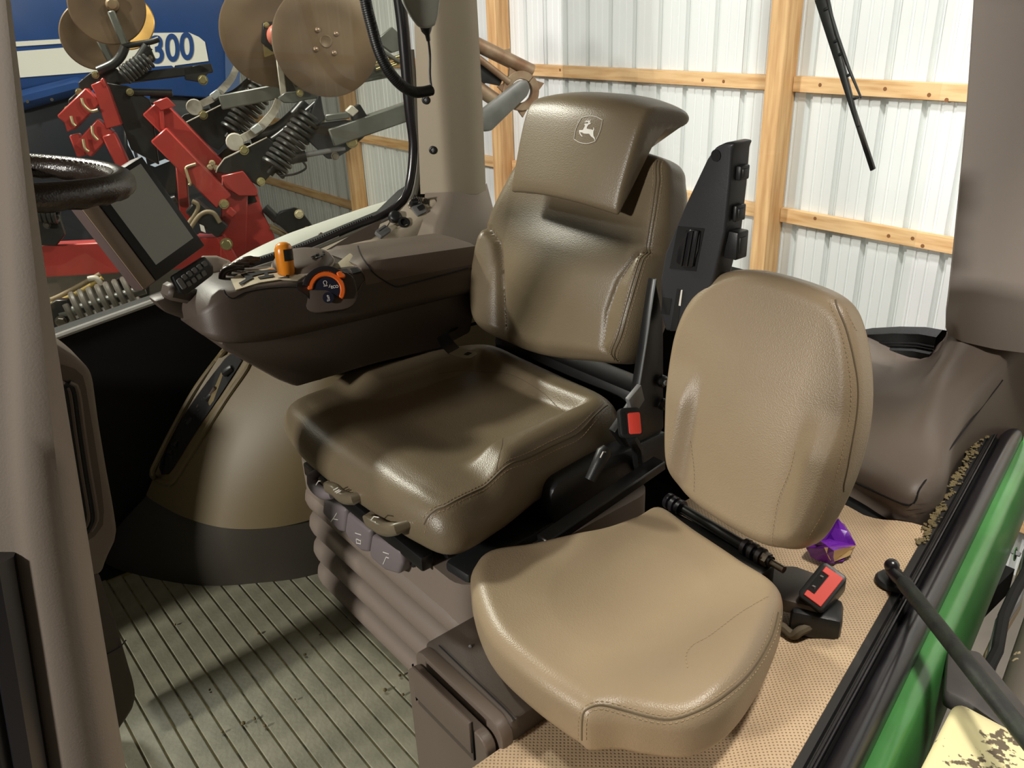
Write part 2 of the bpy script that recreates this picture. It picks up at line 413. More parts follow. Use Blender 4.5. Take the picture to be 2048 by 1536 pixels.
# posts and girts
PY = 4.40
px0 = [yy(677, 198, PY).x, yy(970.3, 0, PY).x, yy(1543, 0, PY).x]
posts = [(px0[0]-5.0, px0[0]-4.88)]+[(x, x+.115) for x in px0]+[(px0[2]+2.62, px0[2]+2.74)]
for a, b in posts:
    MB().box((b-a, .145, 5.5), Matrix.Translation(((a+b)/2, PY+.0725, 1.1)), .006, 1).build('wooden_post', WOOD, WALL)
gz = [yy(1067, 128.5, 4.51).z, yy(1575, 418.6, 4.51).z]
gz = [gz[0]+.75, gz[0], gz[1], yy(600, 374, 4.51).z, gz[1]-1.45]
edges = [-18.5]+[q for p in posts for q in p]+[6.8]
for i in range(0, len(edges), 2):
    a, b = edges[i]+.002, edges[i+1]-.002
    for z in gz:
        MB().box((b-a, .038, .086), Matrix.Translation(((a+b)/2, 4.53, z-.043)), .003, 1).build('girt_board', WOODH, WALL)
kb = MB()
for px, py in ((1120,140),(1405,160),(1447,163),(1640,170),(1770,178),(1858,190),(1893,200),(1630,437),(1777,472),(1825,477),(1845,492)):
    p = yy(px, py, 4.5105)
    kb.lathe([(.011, -.001), (.011, 0)], p, (0, -1, 0), 9)
stuff(kb.build('knot', KNOT, WALL))

# ================================================================== CAB SHELL
RX = -2.25
MB().box((1.72, 2.75, .08), Matrix.Translation((-1.43, .75, -.06))).build('floor_cab', DARK, smooth=False)
struct(bpy.data.objects['floor_cab'], 'steel floor pan of the tractor cab')
struct(MB().box((2.0, 2.75, .16), Matrix.Translation((-1.45, .85, 1.93)), .05, 3).build('ceiling_cab', GREYTRIM), 'cab roof above the seats')
# right hand side below the glass
seal = [(105,670),(309,600),(456,545),(600,498),(700,456),(770,427),(812,386),(826,300),(821,240),(817,200),(808,90),(798,0)]
SL = [xx(px, py, RX) for px, py in seal]
lo = [V(RX, -.55, SL[0].z-.12), V(RX, .1, SL[0].z-.035)]+SL[:7]
WR = struct(MB().slab([V(RX, -.6, -.02)]+lo+[V(RX, 1.52, .9), V(RX, 1.52, -.02)], (1,0,0), .05).build('wall_right_cab', DARK, smooth=False), 'panel below the right cab window, coloured black as deep shade')  # near-black colour paints the shadow inside the cab onto this panel
# side window: glass, black frit band, rubber seal
W1 = struct(MB().slab([lo[0], lo[1]]+SL+[V(RX, 1.40, 1.86), V(RX, -.55, 1.86)], (1,0,0), .006).build('window_1', GLASS_S, smooth=False), 'right side cab window')
path = [lo[0], lo[1]]+catmull([SL[0]]+SL[2:]+[V(RX, 1.40, 1.86)], 60, False)
ins = [p+V(.012, 0, 0) for p in path]
MB().tube([p+V(.004, 0, -.006) for p in path[:26]], .0085, 8).build('lit_seal_edge', mat('seal_lip_lit', (206, 206, 198), .5, bump=.8, bscale=900), W1)  # pale colour paints the lit edge of the window seal
MB().tube([p+V(.004, .0, 0) for p in path[14:]], [.009+.010*sstep(24, 44, i+14) for i in range(len(path)-14)], 10).build('rubber_seal', GLOSSRUB, W1)
MB().tube([p+V(.012, .012, -.018) for p in path[14:46]], .0125, 8).build('inner_seal', mat('grey_rubber_seal', (112, 108, 98), .5), W1)
# frit dots along the seal edge
fr = MB(); q = catmull(SL[2:], 150, False)
for i, p in enumerate(q):
    t = (q[min(i+1, 149)]-q[max(i-1, 0)]).normalized(); nn = t.cross(V(1,0,0)).normalized()
    if nn.y > 0 and i > 60: nn = -nn
    if nn.z < 0 and i <= 60: nn = -nn
    fr.lathe([(.0028, 0), (.0028, .0005)], p+nn*(.012 if i <= 60 else .006)+V(.004, 0, 0), (1,0,0), 6)
stuff(fr.build('frit_dots', BLACK, W1, smooth=False))

# right rear post: three visible faces, lofted up the height
def post_rows(hs, f): return [f(h) for h in hs]
PA = [xx(841, 388, -2.225), xx(834, 200, -2.225), xx(827, 0, -2.225)]
PB = [xx(900, 388, -2.165), xx(884, 200, -2.165), xx(868, 0, -2.165)]
PC = [yy(955, 388, 1.62), yy(947, 200, 1.62), yy(935, 0, 1.62)]
def ext(l, z): k = (z-l[1].z)/(l[2].z-l[1].z); return l[1]+(l[2]-l[1])*k
rows = []
for i in range(4):
    A, B, Cc = (PA[i], PB[i], PC[i]) if i < 3 else (ext(PA, 1.86), ext(PB, 1.86), ext(PC, 1.86))
    r = [A, A.lerp(B, .35), A.lerp(B, .7)]
    for t in (0, .25, .5, .75, 1):
        r.append((A.lerp(B, .8)*(1-t)**2+B*2*t*(1-t)+B.lerp(Cc, .25)*t*t))
    r += [B.lerp(Cc, .6), Cc, Cc+V(-.02, .05, 0), A+V(-.01, .12, 0)]
    rows.append(r)
T2 = struct(MB().loft(rows, closed=True, cap=True).build('trim_1', POSTC, ang=60), 'beige right rear cab post')
for px, py in ((852, 200), (866, 300)):
    A = xx(px, py, -2.2); 
    t = (py-388)/-188; a = PA[0].lerp(PA[1], t); b = PB[0].lerp(PB[1], t); nrm = (b-a).cross(V(0,0,1)).normalized()
    if nrm.dot(EYE-a) < 0: nrm = -nrm
    c = on(px, py, nrm, a)
    f = MB().lathe([(.0125, -.004), (.0125, .003), (.010, .005), (.007, .005), (.006, .001)], c, nrm, 20).build('trim_fastener', BLACK, T2)
    MB().lathe([(.005, 0), (.005, .003), (.003, .004)], c, nrm, 12).build('screw_head', GREYK, f)

# right hand trim below the window with the sockets
Oo = [SL[3].lerp(SL[2], .9), SL[3], SL[4], SL[5], SL[6], xx(838, 388, -2.235)]
Oo = [V(-2.215, p.y, p.z-.01) for p in Oo]
Ei = [xx(600, 562, -2.09), xx(690, 513, -2.12), xx(757, 480, -2.14), xx(811, 457, -2.15), xx(848, 431, -2.155), xx(872, 399, -2.165)]
Wi = [p+V(.05, .01, -.14) for p in Ei]
rows = []
for i in range(6):
    a, b, c = Oo[i], Ei[i], Wi[i]; r = [a, a.lerp(b, .5), a.lerp(b, .86)]
    for t in (.25, .5, .75): r.append(a.lerp(b, .86)*(1-t)**2+b*2*t*(1-t)+b.lerp(c, .2)*t*t)
    r += [b.lerp(c, .3), c, c+V(-.02, 0, -.12)]; rows.append(r)
rs = [catmull([rows[i][j] for i in range(6)], 26, False) for j in range(len(rows[0]))]
T3 = struct(MB().loft(rs).build('trim_2', TRIMB, ang=60), 'greige trim panel with sockets beneath the right window')
# lower flare of the post
B1 = [xx(850, 386, -2.215), xx(900, 384, -2.16), yy(953, 386, 1.62)]
B2 = [xx(846, 440, -2.15), xx(872, 456, -2.10), yy(975, 470, 1.62)]
B3 = [xx(800, 560, -2.02), xx(880, 560, -1.98), yy(985, 600, 1.60)]
def fl(b): 
    a, m_, c = b; return [a.lerp(m_, t) for t in (0, .4, .75)]+[m_.lerp(m_, 0), m_.lerp(c, .25), m_.lerp(c, .6), c, c+V(-.1, .12, 0)]
rw = [fl(B1), fl([B1[i].lerp(B2[i], .55) for i in range(3)]), fl(B2), fl([B2[i].lerp(B3[i], .5) for i in range(3)]), fl(B3)]
rs = [catmull([r[j] for r in rw], 14, False) for j in range(8)]
T3B = struct(MB().loft(rs).build('trim_3', GREYTRIM, ang=80), 'flared base of the right rear post')

struct(MB().box((.34, .05, .78), Matrix.Translation((-2.04, -.3, .37))).build('front_light_blocker', DARK), 'added front panel out of view that keeps light off the side housing')  # unseen panel, added to block the front lamp from the side housing
struct(MB().box((.95, .04, .74), Matrix.Translation((-1.75, 1.80, .35))).build('wall_back_cab', DARK), 'dark lower rear panel of the cab')
struct(MB().box((.03, .42, .66), Matrix.Translation((-2.262, 1.73, .32))).build('wall_right_rear', TAN), 'tan lower panel behind the right rear post')
# left front pillar (close to the lens)
pl = [(xx(-48, -60, -.72), xx(8, -60, -.72)), (xx(-22, 300, -.72), xx(56, 300, -.72)), (xx(0, 640, -.72), xx(106, 640, -.72)), (xx(15, 1000, -.72), xx(164, 1000, -.72)), (xx(60, 1300, -.72), xx(212, 1300, -.72)), (xx(110, 1620, -.72), xx(266, 1620, -.72))]
rows = []
for a, b in pl:
    rows.append([a+V(-.02, -.03, 0), a, a+V(.012, .006, 0), a.lerp(b, .25)+V(.026, 0, 0), a.lerp(b, .6)+V(.032, 0, 0), a.lerp(b, .88)+V(.02, 0, 0), b, b+V(-.015, .0, 0), b+V(-.06, -.01, 0)])
rs = [catmull([r[j] for r in rows], 30, False) for j in range(len(rows[0]))]
rs2 = list(map(list, zip(*rs)))
T4 = struct(MB().loft(rs2, closed=True, cap=True).build('trim_4', PILLAR, ang=60), 'greige left front cab pillar')
pts = [r[1] for r in rows]; pts = catmull(pts, 24, False)
MB().tube([p+V(-.004, -.014, 0) for p in pts[14:]], .017, 8).build('door_seal', GLOSSRUB, T4)
MB().tube([p+V(-.01, -.036, 0) for p in pts[14:]], .014, 8).build('door_seal', RUBBER, T4)
MB().tube([p+V(.006, -.024, 0) for p in pts[14:]], .0018, 6).build('seal_line', RUSTT, T4)

# left rear post and storage ledge
LPY = 2.05
lp = [yy(1890, 652, LPY), yy(1897, 600, LPY), yy(1908, 500, LPY), yy(1925, 330, LPY), yy(1938, 180, LPY), yy(1950, 0, LPY)]
lp.append(lp[-1]+(lp[-1]-lp[-2])*2.6)
rows = [[p+V(-.02, .12, 0), p+V(-.012, .02, 0), p, p+V(.03, .006, 0), p+V(.09, .04, 0), p+V(.20, .12, 0), p+V(.28, .2, 0), p+V(.28, .3, 0)] for p in lp]
rows.insert(0, [q+V(.004*j, .004*j, -.012*j) for j, q in enumerate(rows[0])])
rs = [catmull([r[j] for r in rows], 26, False) for j in range(8)]
struct(MB().loft(list(map(list, zip(*rs))), closed=True, cap=True).build('trim_5', RPOST, ang=70), 'greige left rear cab post')

# ================================================================== CAB FLOOR COVERS
fm = thing('floor_mat', (-1.5, .4, 0), 'grey dusty ribbed rubber mat on the cab floor in front of the seats', 'floor mat')
MB().box((1.42, 1.75, .014), Matrix.Translation((-1.45, .42, -.009)), .002, 1).build('mat_base', MATDIRT, fm)
gp = (.502-.274)/6
rb = None
for k in range(-18, 25):
    y = .274+gp*(k+.5)
    if rb is None:
        rb = MB().box((1.40, gp-.003, .003), None, .002, 1).build('mat_rib', MATRUB, fm); o = rb
    else: o = rb.copy(); COL.objects.link(o)
    o.location = (-1.45+.012*math.sin(k*2.1), y, -.0008)
cr = MB()
for px, py, r in ((487,1448,.006),(509,1438,.004),(517,1268,.004),(530,1453,.004),(610,1310,.004),(800,1352,.004),(806,1390,.004),(770,1382,.005),(420,1380,.003),(380,1430,.003),(445,1465,.004),(590,1400,.003),(640,1270,.003),(350,1250,.003)):
    p = zz(px, py, .004); b = bmesh.new(); bmesh.ops.create_icosphere(b, subdivisions=1, radius=r)
    for v in b.verts: v.co = v.co*random.uniform(.7, 1.2)+p+V(0, 0, r*.5)
    cr.bm(b)
stuff(cr.build('dirt_crumbs', MUD, fm, smooth=False))

# raised side floor under the instructor seat: perforated vinyl with a lip along the sill
PZ = .30
S0, S1 = zz(1574, 1536, PZ+.02), zz(1843, 1070, PZ+.02)
sd = (S1-S0); sd.z = 0; sd.normalize(); so = V(sd.y, -sd.x, 0)      # along the sill, outward
def sill(t, o, z): p = S0+sd*t+so*o; return V(p.x, p.y, z)
rows = []
for t in [-.9+.08*i for i in range(22)]:
    e = sill(t, 0, PZ+.018); r = []
    for xin in (-1.06, -1.0, -.95, -.85, -.79):
        r.append(V(xin if e.y > .62 else max(xin, -.79+.0002*xin), e.y-.02, PZ))
    for o, z in ((-.13, 0), (-.105, .001), (-.085, .005), (-.06, .013), (-.03, .019), (-.005, .02), (.012, .014), (.012, -.10)):
        q = sill(t, o, PZ+z); 
        if q.x > -.787: r.append(q)
        else: r.append(V(-.787+.001*len(r), q.y, PZ+z*.2))
    rows.append(r)
# front: turned down to the cab floor
f0 = rows[0]
def shift(r, dy, z): return [V(p.x, max(p.y, 0)*0+p.y+dy, z if j < 12 else z-.1) for j, p in enumerate(r)]
keep = [r for r in rows if r[5].y > .20]
lead = [[V(p.x, p.y-.05, p.z-.28) for p in keep[0]], [V(p.x, p.y-.035, p.z-.03) for p in keep[0]]]
vf = MB().loft(lead+keep).build('side_floor_cover', VINYL, ang=60)
tag(vf, 'cream perforated vinyl floor cover under the smaller seat, running along the sill', 'floor cover')
MB().box((.30, 1.0, PZ-.02), Matrix.Translation((-.88, 1.55, (PZ-.02)/2))).build('floor_plinth', DARK, smooth=False)
struct(bpy.data.objects['floor_plinth'], 'dark raised floor structure beneath the vinyl cover'); bpy.data.objects['floor_plinth'].name = 'floor_raised'

# brown storage ledge behind, rising to the rear post
def lrow(x0, sh): return None
fb = [(-1.35, 1.735), (-1.1, 1.70), (-.82, 1.667), (-.735, 1.648), (-.672, 1.634), (-.648, 1.640)]
cols = []
for i, (x, y) in enumerate(fb):
    e = 1 if i >= 4 else 0
    c = [V(x, y, PZ-.01), V(x, y-.002, PZ+.05), V(x, y+.004, PZ+.072), V(x, y+.022, PZ+.088), V(x, y+.10, PZ+.110), V(x-.03, y+.22, PZ+.175), V(x-.07, y+.36, PZ+.25), V(x-.10, y+.46, PZ+.335), V(x-.11, y+.5, PZ+.5)]
    if x < -.8: c = c[:5]+[V(x-.03, y+.22, PZ+.155), V(x-.05, y+.36, PZ+.185), V(x-.06, y+.47, PZ+.20), V(x-.06, y+.52, PZ+.12)]
    if i >= 4:
        c = c[:5]+[V(x-.04, y+.22, PZ+.15), V(x-.065, y+.36, PZ+.20), V(x-.06, y+.5, PZ+.27), V(x-.02, y+.60, PZ+.36)]
    if i == 5:
        c = [c[0]]+[p+V(0, 0, -.016) for p in c[1:]]
    cols.append(c)
cols.append([V(p.x+.004, p.y+.01, p.z-.05) for p in cols[-1]])
cols.append([V(p.x-.004, p.y+.02, PZ-.06) for p in cols[-1]])
rs = [catmull([c[j] for c in cols], 40, False) for j in range(9)]
rs = list(map(list, zip(*[catmull([r[k] for r in rs], 30, False) for k in range(40)])))
LG = MB().loft(rs).build('storage_ledge', PLASTIC, ang=70)
tag(LG, 'brown moulded plastic storage ledge behind the smaller seat, below the rear post', 'ledge')
lt = BVHTree.FromPolygons([tuple(v.co) for v in LG.data.vertices], [tuple(p.vertices) for p in LG.data.polygons])
def hit(px, py):
    h = lt.ray_cast(EYE, ray(px, py)); return h[0]
g = [hit(*p) for p in ((1705,962),(1760,988),(1805,1008),(1822,1010),(1832,1000),(1836,985),(1846,968),(1905,890),(1955,825),(1990,780),(2005,760))]
g = [p for p in g if p]
MB().tube(catmull(g, 60, False), .0022, 6).build('lid_gap', DARK, LG)

# rear glass, its black sill mat
W2 = struct(MB().slab([V(-2.2, 2.02, .45), V(-.93, 2.2, .45), V(-.93, 2.2, 1.86), V(-2.2, 2.02, 1.86)], (0,-1,0), .006).build('window_2', GLASS_R, smooth=False), 'rear cab window')
ct = [yy(1700, 664, 2.16), yy(1745, 656, 2.16), yy(1800, 653, 2.16), yy(1850, 654, 2.16), yy(1885, 660, 2.16)]
a = [ct[0]+V(-.9, -.1, .0)]+ct
b = MB().loft([[p+V(0, .03, -.12) for p in a], [p+V(0, .03, -.01) for p in a], [p+V(0, 0, 0) for p in a], [p+V(0, -.03, -.012) for p in a], [p+V(0, -.032, -.05) for p in a], [p+V(0, -.05, -.055) for p in a], [p+V(0, -.052, -.3) for p in a]]).build('rear_sill_mat', CARPET, ang=50)
tag(b, 'black ribbed rubber sill strip along the bottom of the rear window', 'sill mat')
for dz in (.022, .030): MB().tube([p+V(0, -.034, -dz-.016) for p in a], .003, 6).build('mat_bead', GLOSSRUB, b)

# ------------------------------------------------------------------ door sill
def strip(prof, name, material, parent=None, t0=-.75, t1=1.75, n=44, ang=50):
    rows = [[sill(t0+(t1-t0)*i/n, o*.70, PZ+z) for o, z in prof] for i in range(n+1)]
    return MB().loft(rows).build(name, material, parent, ang=ang)
def arc(o, z, r, a0, a1, n=9): return [(o+r*math.cos(math.radians(a0+(a1-a0)*i/n)), z+r*math.sin(math.radians(a0+(a1-a0)*i/n))) for i in range(n+1)]
T6 = struct(strip([(.0, -.10), (.002, .012), (.008, .02), (.026, .018), (.030, .010), (.033, .010), (.036, .016), (.041, .016), (.044, .006), (.046, -.10)], 'trim_6', RUBBER), 'black rubber door seal along the door sill')
strip([(.045, -.1), (.045, .0), (.05, .002), (.056, -.01), (.056, -.1)], 'seal_groove', DARK, T6)
strip([(.052, -.1)]+arc(.087, -.016, .035, 175, 5, 14)+[(.122, -.1)], 'seal_bulb', GLOSSRUB, T6)
strip([(.041, .006)]+arc(.045, .012, .004, 180, 0)+[(.049, .004)], 'seal_bead', GLOSSRUB, T6)
T7 = struct(strip([(.118, -.1), (.120, -.028), (.124, -.026), (.158, -.028), (.167, -.033), (.175, -.045), (.200, -.12), (.202, -.21)], 'trim_7', GREEN), 'green painted steel sill below the door seal')
# slots in the green side with bright rims
for px, py in ((1902, 1328), (2030, 1108)):
    gn = (so*.075+V(0,0,.0175)).normalized(); c = on(px, py, gn, sill(0, .1875*.7, PZ-.0825)); u_, v_ = sd, gn.cross(sd)
    mo = [(x*1.0, y*.6) for x, y in circ(.024, 24)]
    f = MB().prism(mo, c+gn*.0002, u_, v_, 0, .0012).build('slot_rim', GREEN, T7)
    MB().prism([(x*.72, y*.72) for x, y in mo], c+gn*.0003, u_, v_, 0, .0016).build('slot_opening', DARK, f)
    MB().box((.02, .012, .004), Matrix.Translation(c+gn*.002+V(0,0,.003)) @ Matrix.Rotation(.6, 4, 'X'), .001, 1).build('slot_tab', GREYK, f)
# dried mud along the seal
mu = MB()
for i in range(420):
    t = random.uniform(.70, 1.62); o = random.gauss(.006, .005); r = random.uniform(.0015, .005)
    p = sill(t, o, PZ+.022); b = bmesh.new(); bmesh.ops.create_icosphere(b, subdivisions=1, radius=r)
    for v in b.verts: v.co = V(v.co.x*random.uniform(.6, 1.6), v.co.y*random.uniform(.6, 1.8), v.co.z*.6)+p
    mu.bm(b)
stuff(mu.build('dried_mud', MUD, T6))

# outside step tank and the cream painted housing
tk = [sill(-.6, .215, 0), sill(2.6, .215, 0), sill(2.6, .95, 0), sill(-.6, .95, 0)]
TK = MB().prism([(0, 0), (3.2, 0), (3.2, .8), (0, .8)], sill(-.6, .212, PZ-.14), sd, so, 0, .4, .045, 4)
k = TK.build('fuel_tank', TANKM, ang=60); tag(k, 'grey tank outside the door speckled with flaking cream paint', 'tank')
for v in k.data.vertices: pass
zt = PZ-.02
zt += .03
cpt = [zz(1912, 1392, zt), zz(2080, 1480, zt), zz(2120, 1700, zt), zz(1790, 1620, zt), zz(1835, 1540, zt)]
k2 = MB().slab(cpt, (0,0,1), .06, .02, 4).build('cream_housing', CREAMM, ang=60)
tag(k2, 'cream painted metal housing with chipped edges at the bottom right corner', 'housing')
dk = [zz(1895, 1290, zt-.05), zz(1960, 1300, zt-.05), zz(2060, 1420, zt-.05), zz(2100, 1520, zt-.05), zz(1930, 1400, zt-.05), zz(1890, 1380, zt-.05)]
k3 = MB().slab(dk, (0,0,1), .04, .008, 2).build('step_bracket', mat('dark_grey_bracket', (74, 70, 68), .5, var=.2, vscale=20)); tag(k3, 'dark grey bracket between the green sill and the speckled tank', 'bracket')
# hardware seen in the gap
gh = thing('wiring_loom', sill(.3, .19, PZ-.12), 'black and grey cable loom in the gap below the green sill', 'cable loom')
for j, (dz, c) in enumerate(((-.085, DARK), (-.1, GREYK), (-.115, HOSE))):
    MB().tube([sill(-.5+.1*i, .188+.006*math.sin(i*1.9+j), PZ+dz+.006*math.sin(i*2.7+j)) for i in range(24)], .011, 8).build('cable', c, gh)

# gas strut
gs = thing('gas_strut', zz(1785, 1140, PZ+.05), 'black gas strut with ball joint fixed beside the sill, reaching out of the frame', 'strut')
a = zz(1783, 1135, PZ+.055); bz = zz(2120, 1560, PZ+.12)
d = (bz-a).normalized()
MB().lathe([(.034, 0), (.036, .004), (.031, .010), (.012, .012), (.010, .03)], zz(1788, 1165, PZ+.022), (0,0,1), 24).build('mounting_foot', BLACK, gs)
b = bmesh.new(); bmesh.ops.create_uvsphere(b, u_segments=20, v_segments=14, radius=.0145)
for v in b.verts: v.co = v.co+a+V(0, 0, .004)
MB().bm(b).build('ball_joint', GLOSSRUB, gs)
MB().tube([a+d*.004-V(0,0,.006), a+d*.03-V(0,0,.004), a+d*.05, a+d*.055], [.0125, .0135, .0125, .011], 14).build('joint_socket', BLACKM, gs)
MB().tube([a+d*.05, a+d*.058, bz, bz+d*.01], [.011, .0145, .0145, .011], 18).build('cylinder_tube', mat('strut_black', (26, 27, 26), .6, col2=(36, 42, 33), vscale=30, thresh=(.45, .6), bump=.3), gs)

# ================================================================== OPERATOR SEAT
SX = -1.395
os_ = thing('operator_seat', (SX, .95, 0), 'large brown leather operator seat with headrest on a bellows suspension base', 'seat')
# --- cushion
co = [(-.362, -.235), (-.24, -.275), (-.07, -.285), (.10, -.278), (.24, -.268), (.328, -.235), (.325, -.12), (.298, .0), (.285, .12), (.275, .24), (.225, .31), (.05, .335), (-.12, .335), (-.25, .31), (-.315, .2), (-.345, .05), (-.378, -.1)]
def ctop(u, v, s):
    d = max(abs(u)-.185-.02*sstep(0, -.2, v), v-.215)
    rim = .034*sstep(-.012, .03, d)*sstep(-.13, -.04, v)
    dish = -.010*(1-min(1, (u*u)/.04))*sstep(-.25, .0, v)
    front = .012*sstep(-.06, -.20, v)*(1-sstep(.2, .33, abs(u)))
    wat = -.02*sstep(-.19, -.30, v)
    return rim+dish+front+wat
CU = Pillow(co, (SX, .93, .455), (1,0,0), (0,1,0), .098, .064, .030, ctop, n=180, rings=44)
cush = CU.build('seat_cushion', LEATHER, os_)
def seam(P, pts, off, r, name, m_, par, closed=False, n=80):
    q = catmull([V(a, b, 0) for a, b in pts], n, closed); w_ = [P.drop((p.x, p.y), off) for p in q]
    MB().tube(w_, r, 6, closed=closed).build(name, m_, par); return q
def seamstitch(P, pts, side, par, closed=False, n=320, off=.0006, l=.004, g=.0028):
    q = catmull([V(a, b, 0) for a, b in pts], n, closed); st = MB()
    for sgn in side:
        w_ = []
        for i, p in enumerate(q):
            t = (q[min(i+1, n-1)]-q[max(i-1, 0)]); t.normalize()
            w_.append(P.drop((p.x-t.y*sgn, p.y+t.x*sgn), off))
        stitches(w_, st, l, g)
    return stuff(st.build('stitching', THREAD, par, smooth=False))
sr = [(.27, -.258), (.282, -.235), (.292, -.204), (.284, -.08), (.270, .05), (.262, .16), (.235, .26)]
seam(CU, sr, .0, .0022, 'seam_piping', SEAM, cush); seamstitch(CU, sr, (.006, -.006), cush)
bl = [(.278, -.09), (.24, -.045), (.202, -.005), (.182, .06), (.172, .14), (.178, .2)]
seam(CU, bl, -.0008, .0016, 'bolster_seam', SEAM, cush)
bk = [(-.19, .1), (-.17, .19), (-.08, .224), (.06, .222), (.16, .2), (.2, .19)]
seam(CU, bk, -.0008, .0014, 'bolster_seam', SEAM, cush)
# --- backrest
BN = V(0, -.94, .34).normalized(); BU = V(1, 0, 0); BV = BN.cross(BU).normalized()
bo = [(-.235, -.02), (-.12, -.035), (.0, -.03), (.15, .0), (.255, .03), (.285, .10), (.285, .2), (.278, .30), (.262, .37), (.242, .42), (.205, .462), (.06, .475), (-.10, .475), (-.20, .455), (-.24, .41), (-.268, .35), (-.30, .26), (-.305, .15), (-.285, .05)]
EL = [(-.06, .095), (-.03, .105), (.06, .145), (.14, .178), (.2, .215), (.24, .29), (.3, .6), (.9, .9)]
ER = [(-.06, .245), (-.02, .232), (.05, .205), (.12, .192), (.19, .199), (.25, .226), (.285, .27), (.33, .6), (.9, .9)]
def pw(tab, x):
    for (a, p), (b, q) in zip(tab, tab[1:]):
        if x <= b: t = max(0, (x-a)/(b-a)); return p+(q-p)*t
    return tab[-1][1]
def btop(u, v, s):
    d = -u-pw(EL, v) if u < 0 else u-pw(ER, v)
    side = 0 if d < -.03 else (.026*(1-math.exp(-d/.022)) if d > 0 else 0)-.007*math.exp(-(d/.007)**2)
    lum = .018*math.exp(-((v-.17)/.10)**2)*(1-min(1, (u/.2)**2))
    up = -.012*sstep(.3, .5, v)
    cup = -.014*(1-min(1, (u/.22)**2))*sstep(.22, .34, v)
    return side+lum+up+cup
BKP = Pillow(bo, V(SX, 1.30, .617)-V(0, 0, 0), BU, BV, .115, .040, .045, btop, n=220, rings=64)
# the frame plane passes behind the pad; the pad's face stands .115 in front of it
back = BKP.build('backrest', LEATHER, os_)
for sg in (-1, 1):
    q = [(sg*b, a) for a, b in (EL if sg < 0 else ER)[1:-2]]
    seam(BKP, q, -.0018, .0016, 'bolster_seam', SEAM, back)
q = [(.205, .455), (.228, .41), (.246, .34), (.258, .25), (.262, .16), (.258, .08), (.235, .025)]
for o_ in (0, .007): seam(BKP, [(a-o_, b) for a, b in q], .0, .0017, 'seam_piping', SEAM, back)
seamstitch(BKP, q, (.005, -.012), back)
# --- headrest: a pad that rolls over backwards at the top
fr_ = [(1.262, 1.0), (1.277, 1.04), (1.294, 1.085), (1.311, 1.13), (1.325, 1.163), (1.342, 1.186), (1.366, 1.198), (1.40, 1.200), (1.435, 1.197), (1.462, 1.190)]
TK_ = [.016, .026, .030, .032, .038, .044, .046, .044, .042, .036]
rows = []
NX = 46
for i in range(NX+1):
    t = .5-.5*math.cos(math.pi*i/NX); t = .5*t+.5*i/NX
    a_ = 2*t-1; ed = 1-abs(a_); kk = math.sqrt(max(.0, 1-(1-min(1, ed/.07))**2))
    r_ = []
    for j, (y, z) in enumerate(fr_):
        f = j/(len(fr_)-1)
        half = .178+.008*sstep(0, .4, f)+.006*sstep(.6, 1, f)
        x = -1.386+a_*half
        arch = (-.016*abs(a_)**2 if j < 2 else 0)*(1-j*.5)
        sag = -.026*abs(a_)**3*sstep(.35, .9, f)
        bow = -.016*(1-a_*a_)*(1-sstep(.5, 1, f))
        r_.append(V(x, y+bow, z+arch+sag))
    n_ = len(r_); mid = []; nrm_ = []
    for j in range(n_):
        p_, q_ = r_[max(j-1, 0)], r_[min(j+1, n_-1)]; d_ = (q_-p_).normalized(); nrm_.append(V(0, d_.z, -d_.y).normalized())
    fr2, bk_ = [], []
    for j in range(n_):
        h_ = TK_[j]*.5; c_ = r_[j]+nrm_[j]*h_
        fr2.append(c_-nrm_[j]*h_*max(kk, .12)); bk_.append(c_+nrm_[j]*h_*max(kk, .12))
    ce = (fr2[-1]+bk_[-1])/2; cb = (fr2[0]+bk_[0])/2
    rows.append(fr2+[fr2[-1].lerp(bk_[-1], .3)+V(0, .013*kk+.003, 0), fr2[-1].lerp(bk_[-1], .7)+V(0, .013*kk+.003, 0)]+bk_[::-1]+[fr2[0].lerp(bk_[0], .7)+V(0, 0, -.006*kk-.001), fr2[0].lerp(bk_[0], .3)+V(0, 0, -.006*kk-.001)])
hr = MB().loft(rows, closed=True, cap=True)
hb = hr.build('headrest', LEATHER, os_, ang=80)
md = hb.modifiers.new('smooth', 'SUBSURF'); md.levels = 1; md.render_levels = 2
hm = bpy.data.meshes.new_from_object(hb.evaluated_get(bpy.context.evaluated_depsgraph_get())); hb.modifiers.clear(); hb.data = hm; hm.shade_smooth()
hbv = BVHTree.FromPolygons([tuple(v.co) for v in hm.vertices], [tuple(p.vertices) for p in hm.polygons])
def onhead(px, py, off=.0006):
    h, n_, i_, d_ = hbv.ray_cast(EYE, ray(px, py)); return h+n_*off*(1 if n_.dot(ray(px, py)) < 0 else -1)
def lg(x, y): return onhead(1130+x/19.2, 220+y/19.2)
bd = [(655,295),(850,250),(1040,238),(1230,275),(1440,385),(1415,560),(1350,800),(1270,1000),(1165,1195),(1010,1260),(800,1290),(560,1245),(355,1120),(375,950),(420,740),(520,510)]
def corner(pts): 
    out = []
    for seg in ((0,1,2,3,4),(4,5,6,7,8),(8,9,10,11,12),(12,13,14,15,0)):
        out += catmull([V(*pts[i], 0) for i in seg], 14, False)[:-1]
    return out
MB().tube([lg(p.x, p.y) for p in corner(bd)], .0007, 5, closed=True).build('emblem_border', ICON, hb)
